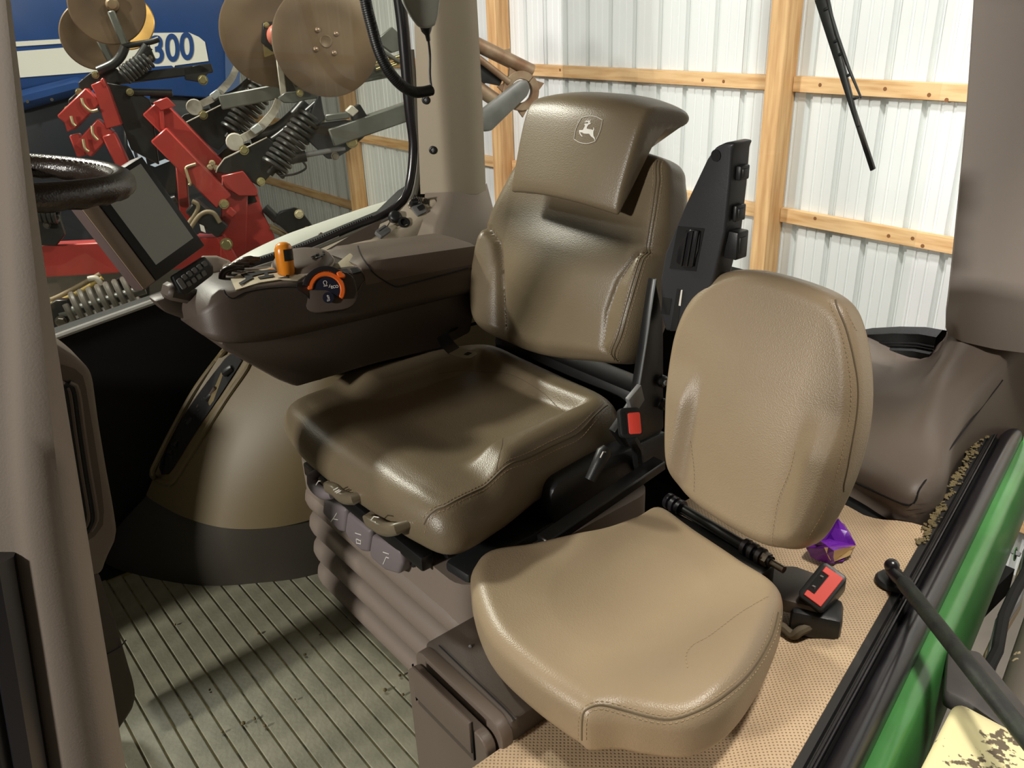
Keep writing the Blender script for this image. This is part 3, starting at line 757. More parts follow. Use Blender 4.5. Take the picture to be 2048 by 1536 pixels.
deer = [(545,775),(690,770),(735,690),(775,610),(745,545),(760,530),(880,525),(905,490),(890,460),(760,475),(760,462),(820,430),(805,385),(820,385),(845,425),(895,415),(880,350),(895,350),(925,420),(945,430),(980,345),(995,345),(970,470),(940,500),(1010,490),(975,545),(920,560),(890,590),(860,640),(838,710),(930,740),(1020,750),(1075,775),(1100,730),(1090,670),(1115,680),(1130,740),(1115,790),(1095,820),(1095,960),(1110,1010),(1150,1080),(1160,1185),(1140,1170),(1130,1120),(1090,1075),(1000,1010),(960,950),(930,915),(830,915),(730,905),(680,870),(600,850),(590,860),(610,920),(680,1010),(655,1025),(590,955),(555,880)]
b = bmesh.new(); vs_ = [b.verts.new(lg(*p)) for p in deer]; f_ = b.faces.new(vs_); bmesh.ops.triangulate(b, faces=[f_])
MB().bm(b).build('emblem_deer', ICON, hb, smooth=False)
MB().cyl((-1.30, 1.40, .98), (-1.30, 1.385, 1.18), .007, 10).build('headrest_post', STEEL, os_)
MB().cyl((-1.47, 1.40, .98), (-1.47, 1.385, 1.18), .007, 10).build('headrest_post', STEEL, os_)
# --- frame under the cushion, recline bracket on the near side
MB().box((.53, .50, .05), Matrix.Translation((SX, .97, .428)), .012).build('seat_pan', BLACKM, os_)
MB().box((.52, .09, .16), Matrix.Translation((SX, 1.30, .51)), .02).build('hinge_beam', BLACKM, os_)
br = [xx(1322, 560, -1.06), xx(1338, 640, -1.06), xx(1338, 860, -1.06), xx(1310, 900, -1.06), xx(1262, 900, -1.06), xx(1240, 870, -1.06), xx(1283, 805, -1.06), xx(1300, 700, -1.06)]
RB = MB().slab([V(-1.075, p.y, p.z) for p in br], (1,0,0), .02, .003).build('recline_bracket', BLACKM, os_)
MB().tube([V(-1.072, p.y-.002, p.z) for p in (br[6], br[7], br[0])], .0022, 6).build('bracket_edge', mat('worn_edge', (150, 156, 160), .35, metal=.6), RB)
for px, py in ((1323, 762), (1325, 808)):
    c = xx(px, py, -1.07); f = MB().lathe([(.014, 0), (.014, .006), (.010, .010)], c, (1,0,0), 16).build('pivot_bolt', BLACKM, RB)
    MB().lathe([(.006, 0), (.006, .008)], c+V(.006,0,0), (1,0,0), 6).build('bolt_head', GREYK, f)
MB().slab([xx(p[0], p[1], -1.06) for p in ((1258, 800), (1283, 770), (1290, 800), (1268, 835))], (1,0,0), .012, .002).build('bracket_link', GREYK, RB)
# side cover, knob, slide rail
MB().prism(rrect(.36, .10, .03, 4), (-1.10, 1.12, .46), (0,1,0), (0,0,1), -.02, .03, .008).build('side_cover', BLACK, os_)
MB().tube([xx(1180, 960, -1.02), xx(1195, 930, -1.02), xx(1208, 905, -1.02), xx(1214, 897, -1.02)], [.011, .013, .016, .011], 12).build('recline_lever', BLACK, os_)
ic = xx(1205, 908, -1.003)
MB().tube([ic+V(0, -.006, -.006), ic+V(0, .002, .004), ic+V(0, .009, .001)], .0012, 5).build('lever_icon', ICON, os_)
MB().beam(xx(1320, 925, -1.02), xx(1085, 1085, -1.02), .035, .022, bev=.003).build('slide_rail', BLACKM, os_)
MB().box((.52, .62, .03), Matrix.Translation((SX, 1.02, .365)), .005, 1).build('slide_plate', BLACKM, os_)
# --- suspension base: folded bellows
def rr3(x0, x1, y0, y1, z, r=.07, n=5):
    return [V((x0+x1)/2+a, (y0+y1)/2+b, z) for a, b in rrect(x1-x0, y1-y0, r, n)]
rows = []
bx0, bx1, by0, by1 = -1.735, -1.06, .715, 1.22
zs = []
for k in range(4):
    zt_ = .325-k*.078
    for a in range(9):
        an = math.pi*a/8; zs.append((zt_-.039+.037*math.cos(an), .040*math.sin(an)**.8-.012))
    zs.append((zt_-.078+.0005, -.016))
for z, o in zs: rows.append(rr3(bx0-o, bx1+o, by0-o, by1+o, z))
MB().loft(rows, closed=True).build('suspension_bellows', BELLOW, os_, ang=70)
MB().box((bx1-bx0-.02, by1-by0-.02, .30), Matrix.Translation(((bx0+bx1)/2, (by0+by1)/2, .155))).build('base_core', DARK, os_)
MB().loft([rr3(bx0-.01, bx1+.02, by0-.02, by1, .30, .05), rr3(bx0-.01, bx1+.02, by0-.02, by1, .40, .05)], closed=True, cap=True).build('upper_shroud', BELLOW, os_)
MB().box((.50, .03, .035), Matrix.Translation((SX+.0, .685, .413)), .006).build('front_rail', BLACKM, os_)
MB().box((.07, .24, .04), Matrix.Translation((-1.10, .83, .40)) @ Matrix.Rotation(.1, 4, 'Z'), .01).build('corner_bumper', BLACK, os_)
# three grey paddles and three levers along the front
PYF = .668
def quadp(pts): return [yy(px, py, PYF) for px, py in pts]
pads = [[(645,1000),(690,1018),(692,1035),(688,1066),(677,1064),(655,1040),(643,1026)], [(693,1024),(740,1062),(740,1080),(736,1106),(722,1104),(697,1080),(688,1062)], [(742,1070),(800,1102),(805,1128),(796,1150),(770,1142),(742,1118),(737,1104)]]
icons = [[(-8, 8, -2, 0), (-2, 0, 4, -10), (-4, 2, 6, 4)], [(-6, -8, 6, -4), (-3, 4, 5, 8), (-3, 12, 5, 14), (-4, 4, -3, 13), (5, 6, 5, 14)], [(-4, 12, 2, -2), (-4, -12, 8, -8), (2, -2, 8, 0)]]
for pq, icn in zip(pads, icons):
    w_ = quadp(pq); pd = MB().slab(w_, (0,-1,0), .045, .009, 3).build('height_paddle', PADGREY, os_)
    cx_ = sum(p[0] for p in pq)/len(pq); cy_ = sum(p[1] for p in pq)/len(pq); im = MB()
    for a_, b_, c_, d_ in icn:
        im.tube([yy(cx_+a_, cy_+b_, PYF-.0006), yy(cx_+c_, cy_+d_, PYF-.0006)], .0011, 5)
    im.build('paddle_icon', ICON, pd)
lv = [[(622,955),(630,972),(645,985),(660,988)], [(655,974),(672,980),(688,994),(706,998)], [(735,1040),(752,1048),(770,1058),(792,1058)]]
li = [[(632,970,637,962),(637,962,641,962)], [(667,980,676,975),(670,984,679,979),(673,986,682,981)], [(742,1040,748,1033),(748,1033,758,1035),(750,1043,752,1045)]]
for k, (q, icn) in enumerate(zip(lv, li)):
    p_ = catmull([yy(a, b, .64) for a, b in q], 12, False)
    o_ = MB().tube([p_[0]+V(0, .03, .01)]+p_+[p_[-1]+V(.01, .03, .004)], [.008]+[.0125+.002*math.sin(math.pi*i/11) for i in range(12)]+[.008], 12).build('adjust_lever', PADGREY if k == 0 else LEVERG, os_)
    im = MB()
    for a_, b_, c_, d_ in icn: im.tube([yy(a_, b_, .626), yy(c_, d_, .626)], .0011, 5)
    im.build('lever_icon', ICON, o_)
for px, py in ((805, 1112), (826, 1126)):
    MB().lathe([(.009, 0), (.009, .003), (.006, .003)], yy(px, py, .694), (0,-1,0), 14).build('screw_cap', BLACK, os_)
# --- buckle on the near side
def buckle(name, cpx, pl_, par, size, ax, n_):
    pass
bk0 = xx(1262, 845, -1.035)
BUu = V(.35, .5, .0).normalized(); BUn = V(.75, -.45, .5).normalized(); BUu = (BUu-BUu.dot(BUn)*BUn).normalized(); BUv = BUn.cross(BUu)
bb = MB().prism(rrect(.046, .062, .010), bk0, BUu, BUv, -.024, 0, .004).build('buckle_housing', BLACK, os_)
MB().prism(rrect(.026, .044, .004), bk0+BUu*.007-BUv*.002, BUu, BUv, -.002, .003, .0015).build('buckle_button', REDBTN, bb)
MB().prism(rrect(.008, .046, .002), bk0-BUu*.015, BUu, BUv, -.002, .0006).build('buckle_slot', DARK, bb)
MB().tube([bk0-BUv*.03-BUn*.012, bk0-BUv*.05-BUn*.02+V(0,.02,-.01), V(-1.07, 1.2, .44)], .012, 8).build('buckle_stalk', BLACK, os_)
# --- seat belt tongue resting at the back left of the cushion
bt = thing('seat_belt', zz(925, 705, .58), 'black lap belt with grey metal tongue lying at the back of the large seat cushion', 'seat belt')
tu = (zz(955, 712, .60)-zz(905, 700, .60)).normalized(); tp = zz(928, 708, .615)
tv = V(0, 0, 1).cross(tu).normalized()
TN = MB().prism([(-.035, -.022), (.02, -.022), (.03, -.014), (.03, .014), (.02, .022), (-.035, .022)], tp, tu, tv, 0, .003, .001, 1).build('belt_tongue', mat('tongue_grey', (150, 142, 124), .45), bt)
MB().prism(rrect(.013, .018, .002), tp+tu*.012, tu, tv, .0005, .0036).build('tongue_slot', DARK, TN)
q = [tp-tu*.03+V(0,0,.002), tp-tu*.06+V(0,.01,.012), tp-tu*.11+V(0,.05,.02), V(-1.72, 1.28, .60)]
q = catmull(q, 14, False); b = MB().loft([[p+tv*.022+V(0,0,.001), p-tv*.022+V(0,0,.001), p-tv*.022-V(0,0,.001), p+tv*.022-V(0,0,.001)] for p in q], closed=True, cap=True); b.build('belt_webbing', BLACKM, bt)
# --- folded up armrest
AY = 1.235
ap = [(1330,662),(1322,632),(1320,560),(1330,505),(1372,405),(1413,318),(1430,294),(1452,284),(1470,287),(1478,300),(1472,380),(1462,470),(1440,560),(1425,610),(1400,668)]
aw = [yy(px, py, AY) for px, py in ap]
aw = [V(p.x-.015, p.y, p.z) if i > 8 else p for i, p in enumerate(aw)]
AR = MB().slab(aw, (0,-1,0), .055, .014, 3).build('folded_armrest', ARMB, os_)
def ff(px, py, o=.0): return yy(px, py, AY-.0008-o)
MB().slab([ff(*p) for p in ((1356,452),(1409,457),(1392,543),(1339,537))], (0,-1,0), .001).build('armrest_recess', DARK, AR)
gr = MB()
gk = [ff(1378, 458, .004), ff(1400, 462, .004), ff(1396, 500, .004), ff(1384, 536, .004), ff(1362, 534, .004), ff(1350, 525, .004), ff(1356, 490, .004)]
G1 = gr.slab(gk, (0,-1,0), .01, .004).build('adjust_wheel', GLOSSRUB, AR)
for px in (1366, 1377, 1388):
    MB().tube([ff(px+8, 462, .006), ff(px-4, 532, .006)], .0022, 6).build('wheel_ridge', BLACK, G1)
MB().lathe([(.0105, 0), (.0105, .001)], ff(1432, 311), (0,-1,0), 20).build('armrest_hole', DARK, AR)
MB().slab([ff(*p) for p in ((1325,594),(1343,597),(1338,630),(1322,627))], (0,-1,0), .001).build('armrest_slot', DARK, AR)
MB().slab([ff(*p) for p in ((1354,577),(1364,579),(1354,662),(1340,662))], (0,-1,0), .001).build('armrest_slot', DARK, AR)
MB().slab([ff(1362,580,.001), ff(1365,580,.001), ff(1361,612,.001), ff(1357,611,.001)], (0,-1,0), .001).build('slot_pin', ICON, AR)
for i, (px, py, sx_, sz_, d_) in enumerate(((1482, 344, .028, .026, .006), (1468, 423, .030, .030, .004), (1467, 486, .034, .052, .014))):
    c = yy(px-2, py, AY+.03); c = V(aw[10].x+.004 if i < 2 else aw[11].x+.006, c.y, c.z)
    bm_ = MB().box((d_*2, sx_, sz_), Matrix.Translation(c), .003).build('armrest_button', BLACK, AR)
    MB().box((d_*2+.004, sx_*.6, sz_*.6), Matrix.Translation(c), .002).build('button_face', mat('button_dark', (44, 45, 46), .4), bm_)

# ================================================================== INSTRUCTOR SEAT
IN = V(0, -.5, .12).normalized(); IU = V(1, 0, 0); IV = IN.cross(IU).normalized()
ins = thing('instructor_seat', (-.8, .95, PZ), 'smaller brown leather passenger seat with stitched backrest, nearest the door', 'seat')
IO = V(-.79, 1.135, .46)
IPp = [(1338,700),(1334,800),(1335,915),(1352,970),(1400,1020),(1500,1082),(1560,1100),(1612,1094),(1655,1030),(1690,950),(1712,860),(1716,760),(1700,660),(1670,602),(1600,566),(1500,540),(1440,545),(1395,575),(1360,625)]
def pl2(px, py, n_, p_, u_, v_, O_): w_ = on(px, py, n_, p_); return ((w_-O_).dot(u_), (w_-O_).dot(v_))
iout = [pl2(px, py, IN, IO, IU, IV, IO) for px, py in IPp]
icx = sum(p[0] for p in iout)/len(iout)
def itop(u, v, s):
    e = abs(u-icx); side = .016*sstep(-.01, .03, e-.115)*sstep(.30, .20, v)
    return side+.012*(1-min(1, (e/.2)**2))*math.exp(-((v-.2)/.16)**2)-.006*sstep(.3, .46, v)
IB = Pillow(iout, IO-IN*.075, IU, IV, .085, .030, .030, itop, n=170, rings=40)
ib = IB.build('backrest', LEATHER2, ins)
iq = [pl2(px, py, IN, IO, IU, IV, IO) for px, py in ((1664,600),(1688,650),(1706,720),(1713,790),(1706,870),(1690,945),(1662,1020),(1628,1080))]
seam(IB, iq, -.0002, .0018, 'seam_piping', SEAM, ib); seamstitch(IB, iq, (.007, -.007), ib)
for q in (((1600,900),(1590,940),(1565,1000),(1548,1092)), ((1392,880),(1398,940),(1396,985))):
    q = [pl2(px, py, IN, IO, IU, IV, IO) for px, py in q]; seamstitch(IB, q, (0,), ib, n=120)
# cushion
ZI = .45
ic_ = [(948,1150),(955,1118),(985,1092),(1080,1078),(1200,1060),(1275,1038),(1325,1020),(1400,1065),(1480,1118),(1545,1168),(1560,1200),(1540,1262),(1500,1335),(1450,1392),(1380,1424),(1300,1420),(1240,1410),(1180,1412),(1165,1402),(1080,1345),(1000,1275),(965,1215)]
icw = [zz(px, py, ZI) for px, py in ic_]; ICO = V(-.79, .87, ZI-.10)
icl = [(p.x-ICO.x, p.y-ICO.y) for p in icw]
sc_ = 1.03
icl = [(a*sc_, b*sc_) for a, b in icl]
def jtop(u, v, s):
    return .010*sstep(-.05, .2, v)+.010*sstep(.06, .16, u)*sstep(-.14, -.05, v)+.012*sstep(-.07, -.17, u)*sstep(-.05, .06, v)-.006*(1-min(1, (u*u+v*v)/.02))
IC = Pillow(icl, ICO, (1,0,0), (0,1,0), .10, .032, .030, jtop, n=180, rings=40)
icm = IC.build('seat_cushion', LEATHER2, ins)
# front facing panel seam
fs_ = [(1164,1480),(1165,1440),(1172,1420),(1200,1410),(1240,1418),(1300,1434),(1345,1438),(1400,1420),(1450,1390),(1500,1345),(1540,1280),(1556,1225)]
IBV = IC.bvh
def onp(bv, px, py, off):
    h, n_, i_, d_ = bv.ray_cast(EYE, ray(px, py))
    return None if h is None else h-ray(px, py)*off
def pixseam(bv, pts, off, r, name, m_, par, n=120):
    q = catmull([V(a, b, 0) for a, b in pts], n, False); w_ = [onp(bv, p.x, p.y, off) for p in q]; w_ = [p for p in w_ if p]
    MB().tube(w_, r, 6).build(name, m_, par)
def pixstitch(bv, pts, offs, par, n=300):
    q = catmull([V(a, b, 0) for a, b in pts], n, False); st = MB()
    for o_ in offs:
        w_ = []
        for i, p in enumerate(q):
            t = (q[min(i+1, n-1)]-q[max(i-1, 0)]).normalized(); h = onp(bv, p.x-t.y*o_, p.y+t.x*o_, .0006)
            if h: w_.append(h)
        stitches(w_, st)
    stuff(st.build('stitching', THREAD, par, smooth=False))
pixseam(IBV, fs_, -.0002, .0018, 'seam_piping', SEAM, icm); pixstitch(IBV, fs_, (-8, 8), icm)
pixstitch(IBV, ((1375,1335),(1372,1310),(1385,1290),(1420,1270),(1480,1225),(1540,1190)), (0,), icm)
# hinge rod along the rear edge
a, b_ = zz(1335, 1000, .43), zz(1560, 1135, .43); d = (b_-a).normalized()
HR = MB().cyl(a, a+d*((b_-a).length-.02), .011, 14).build('hinge_rod', BLACKM, ins)
for t0 in (.0, .016, .032, .205, .222, .24):
    MB().lathe([(.012, 0), (.017, .001), (.017, .010), (.012, .011)], a+d*t0, d, 18).build('rod_ring', GLOSSRUB, HR)
MB().lathe([(.014, 0), (.014, .012)], a+d*.252, d, 6).build('hinge_nut', mat('worn_nut', (110, 100, 86), .4, metal=.6), HR)
MB().lathe([(.007, 0), (.007, .035)], a+d*.264, d, 12).build('hinge_thread', STEEL, HR)
MB().box((.26, .05, .07), Matrix.Translation((-.82, 1.14, .385)) , .01).build('hinge_bracket', BLACKM, ins)
MB().box((.30, .30, .045), Matrix.Translation((-.81, .92, .325)), .01).build('seat_base', BLACK, ins)

# belt anchor of the passenger seat
ba = thing('belt_buckle', zz(1620, 1250, PZ), 'black belt buckle with big red button on a bracket beside the smaller seat', 'buckle')
pc = zz(1645, 1172, .405)
bu = (zz(1670, 1150, .40)-zz(1612, 1205, .40)).normalized(); bn = V(.25, -.55, .8).normalized(); bu = (bu-bu.dot(bn)*bn).normalized(); bv_ = bn.cross(bu)
BH = MB().prism(rrect(.082, .052, .010), pc, bu, bv_, -.065, 0, .005, 2).build('buckle_housing', BLACK, ba)
MB().prism([(-.034,-.02),(.034,-.02),(.034,.016),(.022,.016),(.022,.002),(-.022,.002),(-.022,.016),(-.034,.016)], pc, bu, bv_, -.002, .0025, .001, 1).build('buckle_button', REDBTN, BH)
MB().prism([(-.022,.003),(.022,.003),(.022,.018),(-.022,.018)], pc, bu, bv_, -.001, .0008).build('buckle_slot', DARK, BH)
for t in (-.012, .012): MB().box((.006, .004, .006), Matrix.Translation(pc+bu*t+bv_*.010+bn*.001)).build('slot_tooth', GREYK, BH)
MB().slab([zz(1530, 1130, .37), zz(1590, 1130, .37), zz(1660, 1160, .365), zz(1640, 1240, .345), zz(1555, 1205, .36)], (0,0,1), .03, .006).build('anchor_plate', PLASTIC_D, ba)
MB().box((.09, .07, .06), Matrix.Translation(zz(1632, 1235, PZ+.03)) @ Matrix.Rotation(.5, 4, 'Z'), .012).build('anchor_foot', BLACK, ba)
q = catmull([zz(1500, 1240, .315), zz(1560, 1252, .315), zz(1585, 1270, .312), zz(1600, 1262, .325), zz(1625, 1250, .33)], 24, False)
MB().tube(q, .009, 8).build('mounting_strap', mat('dusty_strap', (92, 82, 64), .8), ba)

# storage box under the smaller seat
sb = thing('storage_box', (-.86, .72, 0), 'brown plastic storage box with front door, under the smaller seat', 'box')
BX0, BX1, BYF, BT = -1.035, -.787, .58, .343
MB().box((BX1-BX0, .15, BT-.01), Matrix.Translation(((BX0+BX1)/2, BYF+.09, (BT+.01)/2)), .008, 2).build('box_body', PLASTIC_D, sb)
MB().prism(rrect(BX1-BX0+.004, BT-.005, .028, 5), ((BX0+BX1)/2, BYF+.006, (BT-.005)/2+.006), (1,0,0), (0,0,1), -.012, .012, .004).build('front_frame', PLASTIC, sb)
DR = MB().prism(rrect(BX1-BX0-.014, BT-.03, .024, 5), ((BX0+BX1)/2-.002, BYF-.012, (BT-.03)/2+.01), (1,0,0), (0,0,1), -.003, .018, .006, 3).build('box_door', PLASTIC, sb)
hp = [(-.085, .070), (.078, .070), (.078, .125), (-.085, .125)]
hc = V((BX0+BX1)/2-.002, BYF-.031, BT/2+.03)
MB().prism([(-.085, .052), (.080, .052), (.080, .068), (-.085, .068)], hc, (1,0,0), (0,0,1), -.001, .0008).build('handle_shadow_gap', PLASTIC_D, DR)
MB().prism([(-.088, .072), (.083, .072), (.083, .142), (-.088, .142)], hc, (1,0,0), (0,0,1), -.002, .007, .005).build('pull_flap', PLASTIC, DR)
for t in (-.089, .084): MB().box((.0016, .003, .085), Matrix.Translation(hc+V(t, -.001, .1))).build('door_gap', DARK, DR)
MB().tube([zz(878, 1291, BT+.001), zz(1010, 1418, BT+.001), zz(1030, 1440, BT+.001)], .0012, 5).build('lid_gap', DARK, sb)
b = bmesh.new(); bmesh.ops.create_icosphere(b, subdivisions=1, radius=.004)
pp = zz(941, 1293, BT)
for v in b.verts: v.co = v.co+pp
tag(MB().bm(b).build('gravel_crumb', GREYK), 'tiny pale crumb lying on top of the brown storage box', 'crumb')

# crumpled wrapper
wp = [[(1655,1034),(1680,1036),(1712,1082),(1695,1100)], ]
wr = thing('snack_wrapper', zz(1660, 1095, PZ), 'crumpled purple and cream snack wrapper behind the smaller seat', 'wrapper')
cx_ = [zz(1610, 1095, PZ+.03), zz(1640, 1082, PZ+.062), zz(1676, 1035, PZ+.075), zz(1712, 1090, PZ+.035), zz(1668, 1128, PZ+.006), zz(1625, 1118, PZ+.008), zz(1660, 1078, PZ+.03), zz(1664, 1100, PZ+.055), zz(1700, 1110, PZ+.012), zz(1650, 1052, PZ+.04), zz(1700, 1060, PZ+.005)]
fv = [(0,1,7),(1,2,6),(2,3,6),(1,6,7),(6,3,7),(0,7,5),(5,7,4),(2,9,1),(0,1,9),(9,2,10),(2,3,10),(10,3,8),(8,4,5),(5,0,9),(9,10,8),(9,8,5)]
b = bmesh.new(); vv = [b.verts.new(p) for p in cx_]
for f in fv: b.faces.new([vv[i] for i in f])
bmesh.ops.subdivide_edges(b, edges=b.edges[:], cuts=3, use_grid_fill=True)
for v in b.verts: v.co += V(random.gauss(0, .0012), random.gauss(0, .0012), random.gauss(0, .0012))
MB().bm(b).build('foil_purple', PURPLE, wr, smooth=False)
b = bmesh.new(); vv = [b.verts.new(p) for p in (cx_[7]+V(-.012,-.01,.004), cx_[3]+V(.002,-.002,.002), cx_[8]+V(.002,-.004,.003), cx_[4]+V(-.004,-.004,.004))]
b.faces.new((vv[0], vv[1], vv[3])); b.faces.new((vv[1], vv[2], vv[3])); bmesh.ops.subdivide_edges(b, edges=b.edges[:], cuts=2)
for v in b.verts: v.co += V(random.gauss(0, .001), random.gauss(0, .001), random.gauss(0, .001))
MB().bm(b).build('foil_cream', CREAMF, wr, smooth=False)

# ================================================================== RIGHT HAND CONSOLE
cn = thing('armrest_console', (-1.77, .9, .6), 'dark brown control console with orange lever along the right side of the large seat', 'console')
def lerpt(tab, y):
    for (a, va), (b, vb) in zip(tab, tab[1:]):
        if y <= b: t = max(0, (y-a)/(b-a)); return va+(vb-va)*t
    return tab[-1][1]
ZB = [(.5, .775), (.545, .758), (.67, .735), (.87, .726), (1.3, .712)]
ZT = [(.5, .80), (.53, .835), (.575, .862), (.64, .862), (.75, .846), (.82, .836), (.93, .838), (1.07, .826), (1.3, .806)]
def csec(y, k):
    """cross section of the upper body; k shrinks the rounded nose"""
    zb, zt = lerpt(ZB, y), lerpt(ZT, y); xc = -1.77; hw = .115*k
    def X(o): return xc+o*hw
    zm = (zb+zt)/2
    zt2, zb2 = zm+(zt-zm)*k**.6, zm+(zb-zm)*k**.6
    h = zt2-zb2
    return [V(X(.93), y, zb2), V(X(1.0), y, zb2+h*.07), V(X(1.0), y, zb2+h*.2), V(X(.99), y, zb2+h*.24), V(X(.93), y, zb2+h*.5), V(X(.84), y, zb2+h*.86), V(X(.80), y, zb2+h*.95), V(X(.70), y, zt2), V(X(.3), y, zt2+.004), V(X(-.4), y, zt2+.004), V(X(-.85), y, zt2-.004), V(X(-1), y, zt2-.03), V(X(-1), y, zb2)]
ys = [(.520, .35), (.523, .55), (.530, .72), (.542, .86), (.56, .95), (.59, 1), (.65, 1), (.72, 1), (.78, 1), (.84, 1), (.9, 1), (.97, 1), (1.05, 1), (1.14, 1), (1.235, 1)]
UB = MB().loft([csec(y, k) for y, k in ys], closed=True, cap=True).build('upper_body', PLASTIC_D, cn, ang=50)
ubv = BVHTree.FromPolygons([tuple(v.co) for v in UB.data.vertices], [tuple(p.vertices) for p in UB.data.polygons])
def onb(px, py, off=.0006):
    h, n_, i_, d_ = ubv.ray_cast(EYE, ray(px, py))
    if h is None: return None
    return h-ray(px, py)*off
def onbn(px, py):
    h, n_, i_, d_ = ubv.ray_cast(EYE, ray(px, py)); return h, (n_ if n_.dot(ray(px, py)) < 0 else -n_)
# lower body
lw = [(.548, .745), (.60, .695), (.66, .636), (.70, .605), (.76, .603), (.9, .600), (1.1, .585), (1.2, .60), (1.235, .715)]
MB().prism([(y, z) for y, z in lw]+[(1.235, .74), (.548, .765)], (-1.67, 0, 0), (0,1,0), (0,0,1), -.17, -.002, .012).build('lower_body', PLASTIC_D, cn)
# armrest pad over the rear half
rows = []
for y in [.905+.0333*i for i in range(11)]:
    zt = lerpt(ZT, y); d = .011*sstep(.9, .94, y)
    rows.append([V(-1.672, y+.0, zt-.055+.02*sstep(.93, .99, y)), V(-1.668, y, zt-.045), V(-1.671, y, zt-.012+d*.5), V(-1.683, y, zt+.004+d), V(-1.705, y, zt+.008+d), V(-1.78, y, zt+.009+d), V(-1.86, y, zt+.006+d), V(-1.885, y, zt-.01), V(-1.885, y, zt-.05)])
AP = MB().loft(rows, closed=True, cap=True).build('armrest_pad', PLASTIC, cn, ang=50)
pe = [(716,492),(722,510),(738,535),(755,552),(785,570),(800,573),(830,565),(880,552),(936,536)]
q = [onb(p.x, p.y, .0012) for p in catmull([V(a, b, 0) for a, b in pe], 50, False)]
apv = BVHTree.FromPolygons([tuple(v.co) for v in AP.data.vertices], [tuple(p.vertices) for p in AP.data.polygons])
def onany(px, py, off):
    best = None
    for bv in (ubv, apv):
        h, n_, i_, d_ = bv.ray_cast(EYE, ray(px, py))
        if h is not None and (best is None or d_ < best[1]): best = (h, d_)
    return None if best is None else best[0]-ray(px, py)*off
q = [onany(p.x, p.y, .0012) for p in catmull([V(a, b, 0) for a, b in pe], 50, False)]
MB().tube([p for p in q if p], .0018, 6).build('pad_seam', BLACK, AP)
def line_on(pts, r, name, m_, par, off=.0006, n=40):
    q = [onb(p.x, p.y, off) for p in catmull([V(a, b, 0) for a, b in pts], n, False)]; q = [p for p in q if p]
    if len(q) > 2: return MB().tube(q, r, 6).build(name, m_, par)
line_on([(448,580),(452,590),(466,597),(490,585),(530,577),(570,574),(595,575)], .0012, 'panel_line', BLACK, UB)
line_on([(595,565),(595,577),(612,590),(625,606),(636,618)], .0012, 'panel_line', BLACK, UB)
line_on([(640,604),(680,598),(712,585),(725,566),(735,558)], .0016, 'recess_edge', PLASTIC, UB)
# gate plate with the lever slots
gp_ = [(462,560),(480,549),(520,540),(560,534),(600,534),(612,552),(596,562),(560,561),(520,567),(472,582)]
def patch(pts, name, m_, par, off, t=.002, n_=None):
    w_ = [onb(*p) for p in pts]
    if any(p is None for p in w_): w_ = [p for p in w_ if p]
    nn = n_ or (w_[1]-w_[0]).cross(w_[2]-w_[1]).normalized()
    c = sum(w_, V(0,0,0))/len(w_)
    if nn.dot(EYE-c) < 0: nn = -nn
    b = bmesh.new(); lo = [b.verts.new(p+nn*(off-t)) for p in w_]; hi = [b.verts.new(p+nn*off) for p in w_]
    b.faces.new(hi); b.faces.new(lo); k = len(w_)
    for i in range(k): b.faces.new((lo[i], lo[(i+1) % k], hi[(i+1) % k], hi[i]))
    bmesh.ops.triangulate(b, faces=[f for f in b.faces if len(f.verts) > 4])
    return MB().bm(b).build(name, m_, par, smooth=False)
UPN = V(.25, -.1, 1).normalized()
GP = patch(gp_, 'gate_plate', BEIGE, cn, .003, .003, UPN)
for pts in ([(478,569),(492,561),(490,556),(482,552),(500,547),(540,542),(556,542),(556,546),(530,549),(505,555),(508,559),(500,562),(482,573)], [(516,557),(530,554),(528,546),(534,545),(538,553),(548,552),(549,556),(520,561)], [(556,559),(572,556),(574,551),(580,552),(578,559)]):
    patch(pts, 'lever_slot', DARK, GP, .0042, .001, UPN)
# orange speed lever
lb = xx(573, 552, -1.74); lt_ = xx(567, 500, -1.745)
ax = (lt_-lb).normalized()
LV = MB().lathe([(.0125, -.006), (.0165, .0), (.0195, .008), (.0198, .03), (.0205, .05), (.0195, .062), (.016, .071), (.009, .0755), (.002, .0765)], lb, ax, 28).build('speed_lever', ORANGE, cn)
fc = lb+ax*.049; fn = (EYE-fc).normalized()*.72+V(.636, .771, 0)*.62; fn = (fn-fn.dot(ax)*ax).normalized()
fu = ax.cross(fn)
rw = []
for i in range(7):
    a_ = -.62+1.24*i/6; 
    rw.append([fc+(fn*math.cos(a_)+fu*math.sin(a_))*.0207+ax*h for h in (-.0125, -.008, 0, .008, .0135)])
MB().loft(rw).build('lever_switch', BLACK, LV)
MB().lathe([(.014, -.012), (.016, -.004), (.014, .0)], lb-ax*.004, ax, 18).build('lever_boot', BLACK, LV)
# four dark paddles at the front outer edge
for k in range(4):
    a_ = xx(463+11*k, 543-6*k, -1.775-.02*k)
    q = [a_+V(0, -.022, -.034), a_+V(0, -.024, -.012), a_+V(.0, -.016, .004), a_+V(.004, .004, .008), a_+V(.006, .026, .003)]
    MB().tube(catmull(q, 14, False), [.006]*3+[.008]*8+[.006]*3, 10).build('hydraulic_paddle', mat('paddle_brown', (62, 52, 46), .25), cn)
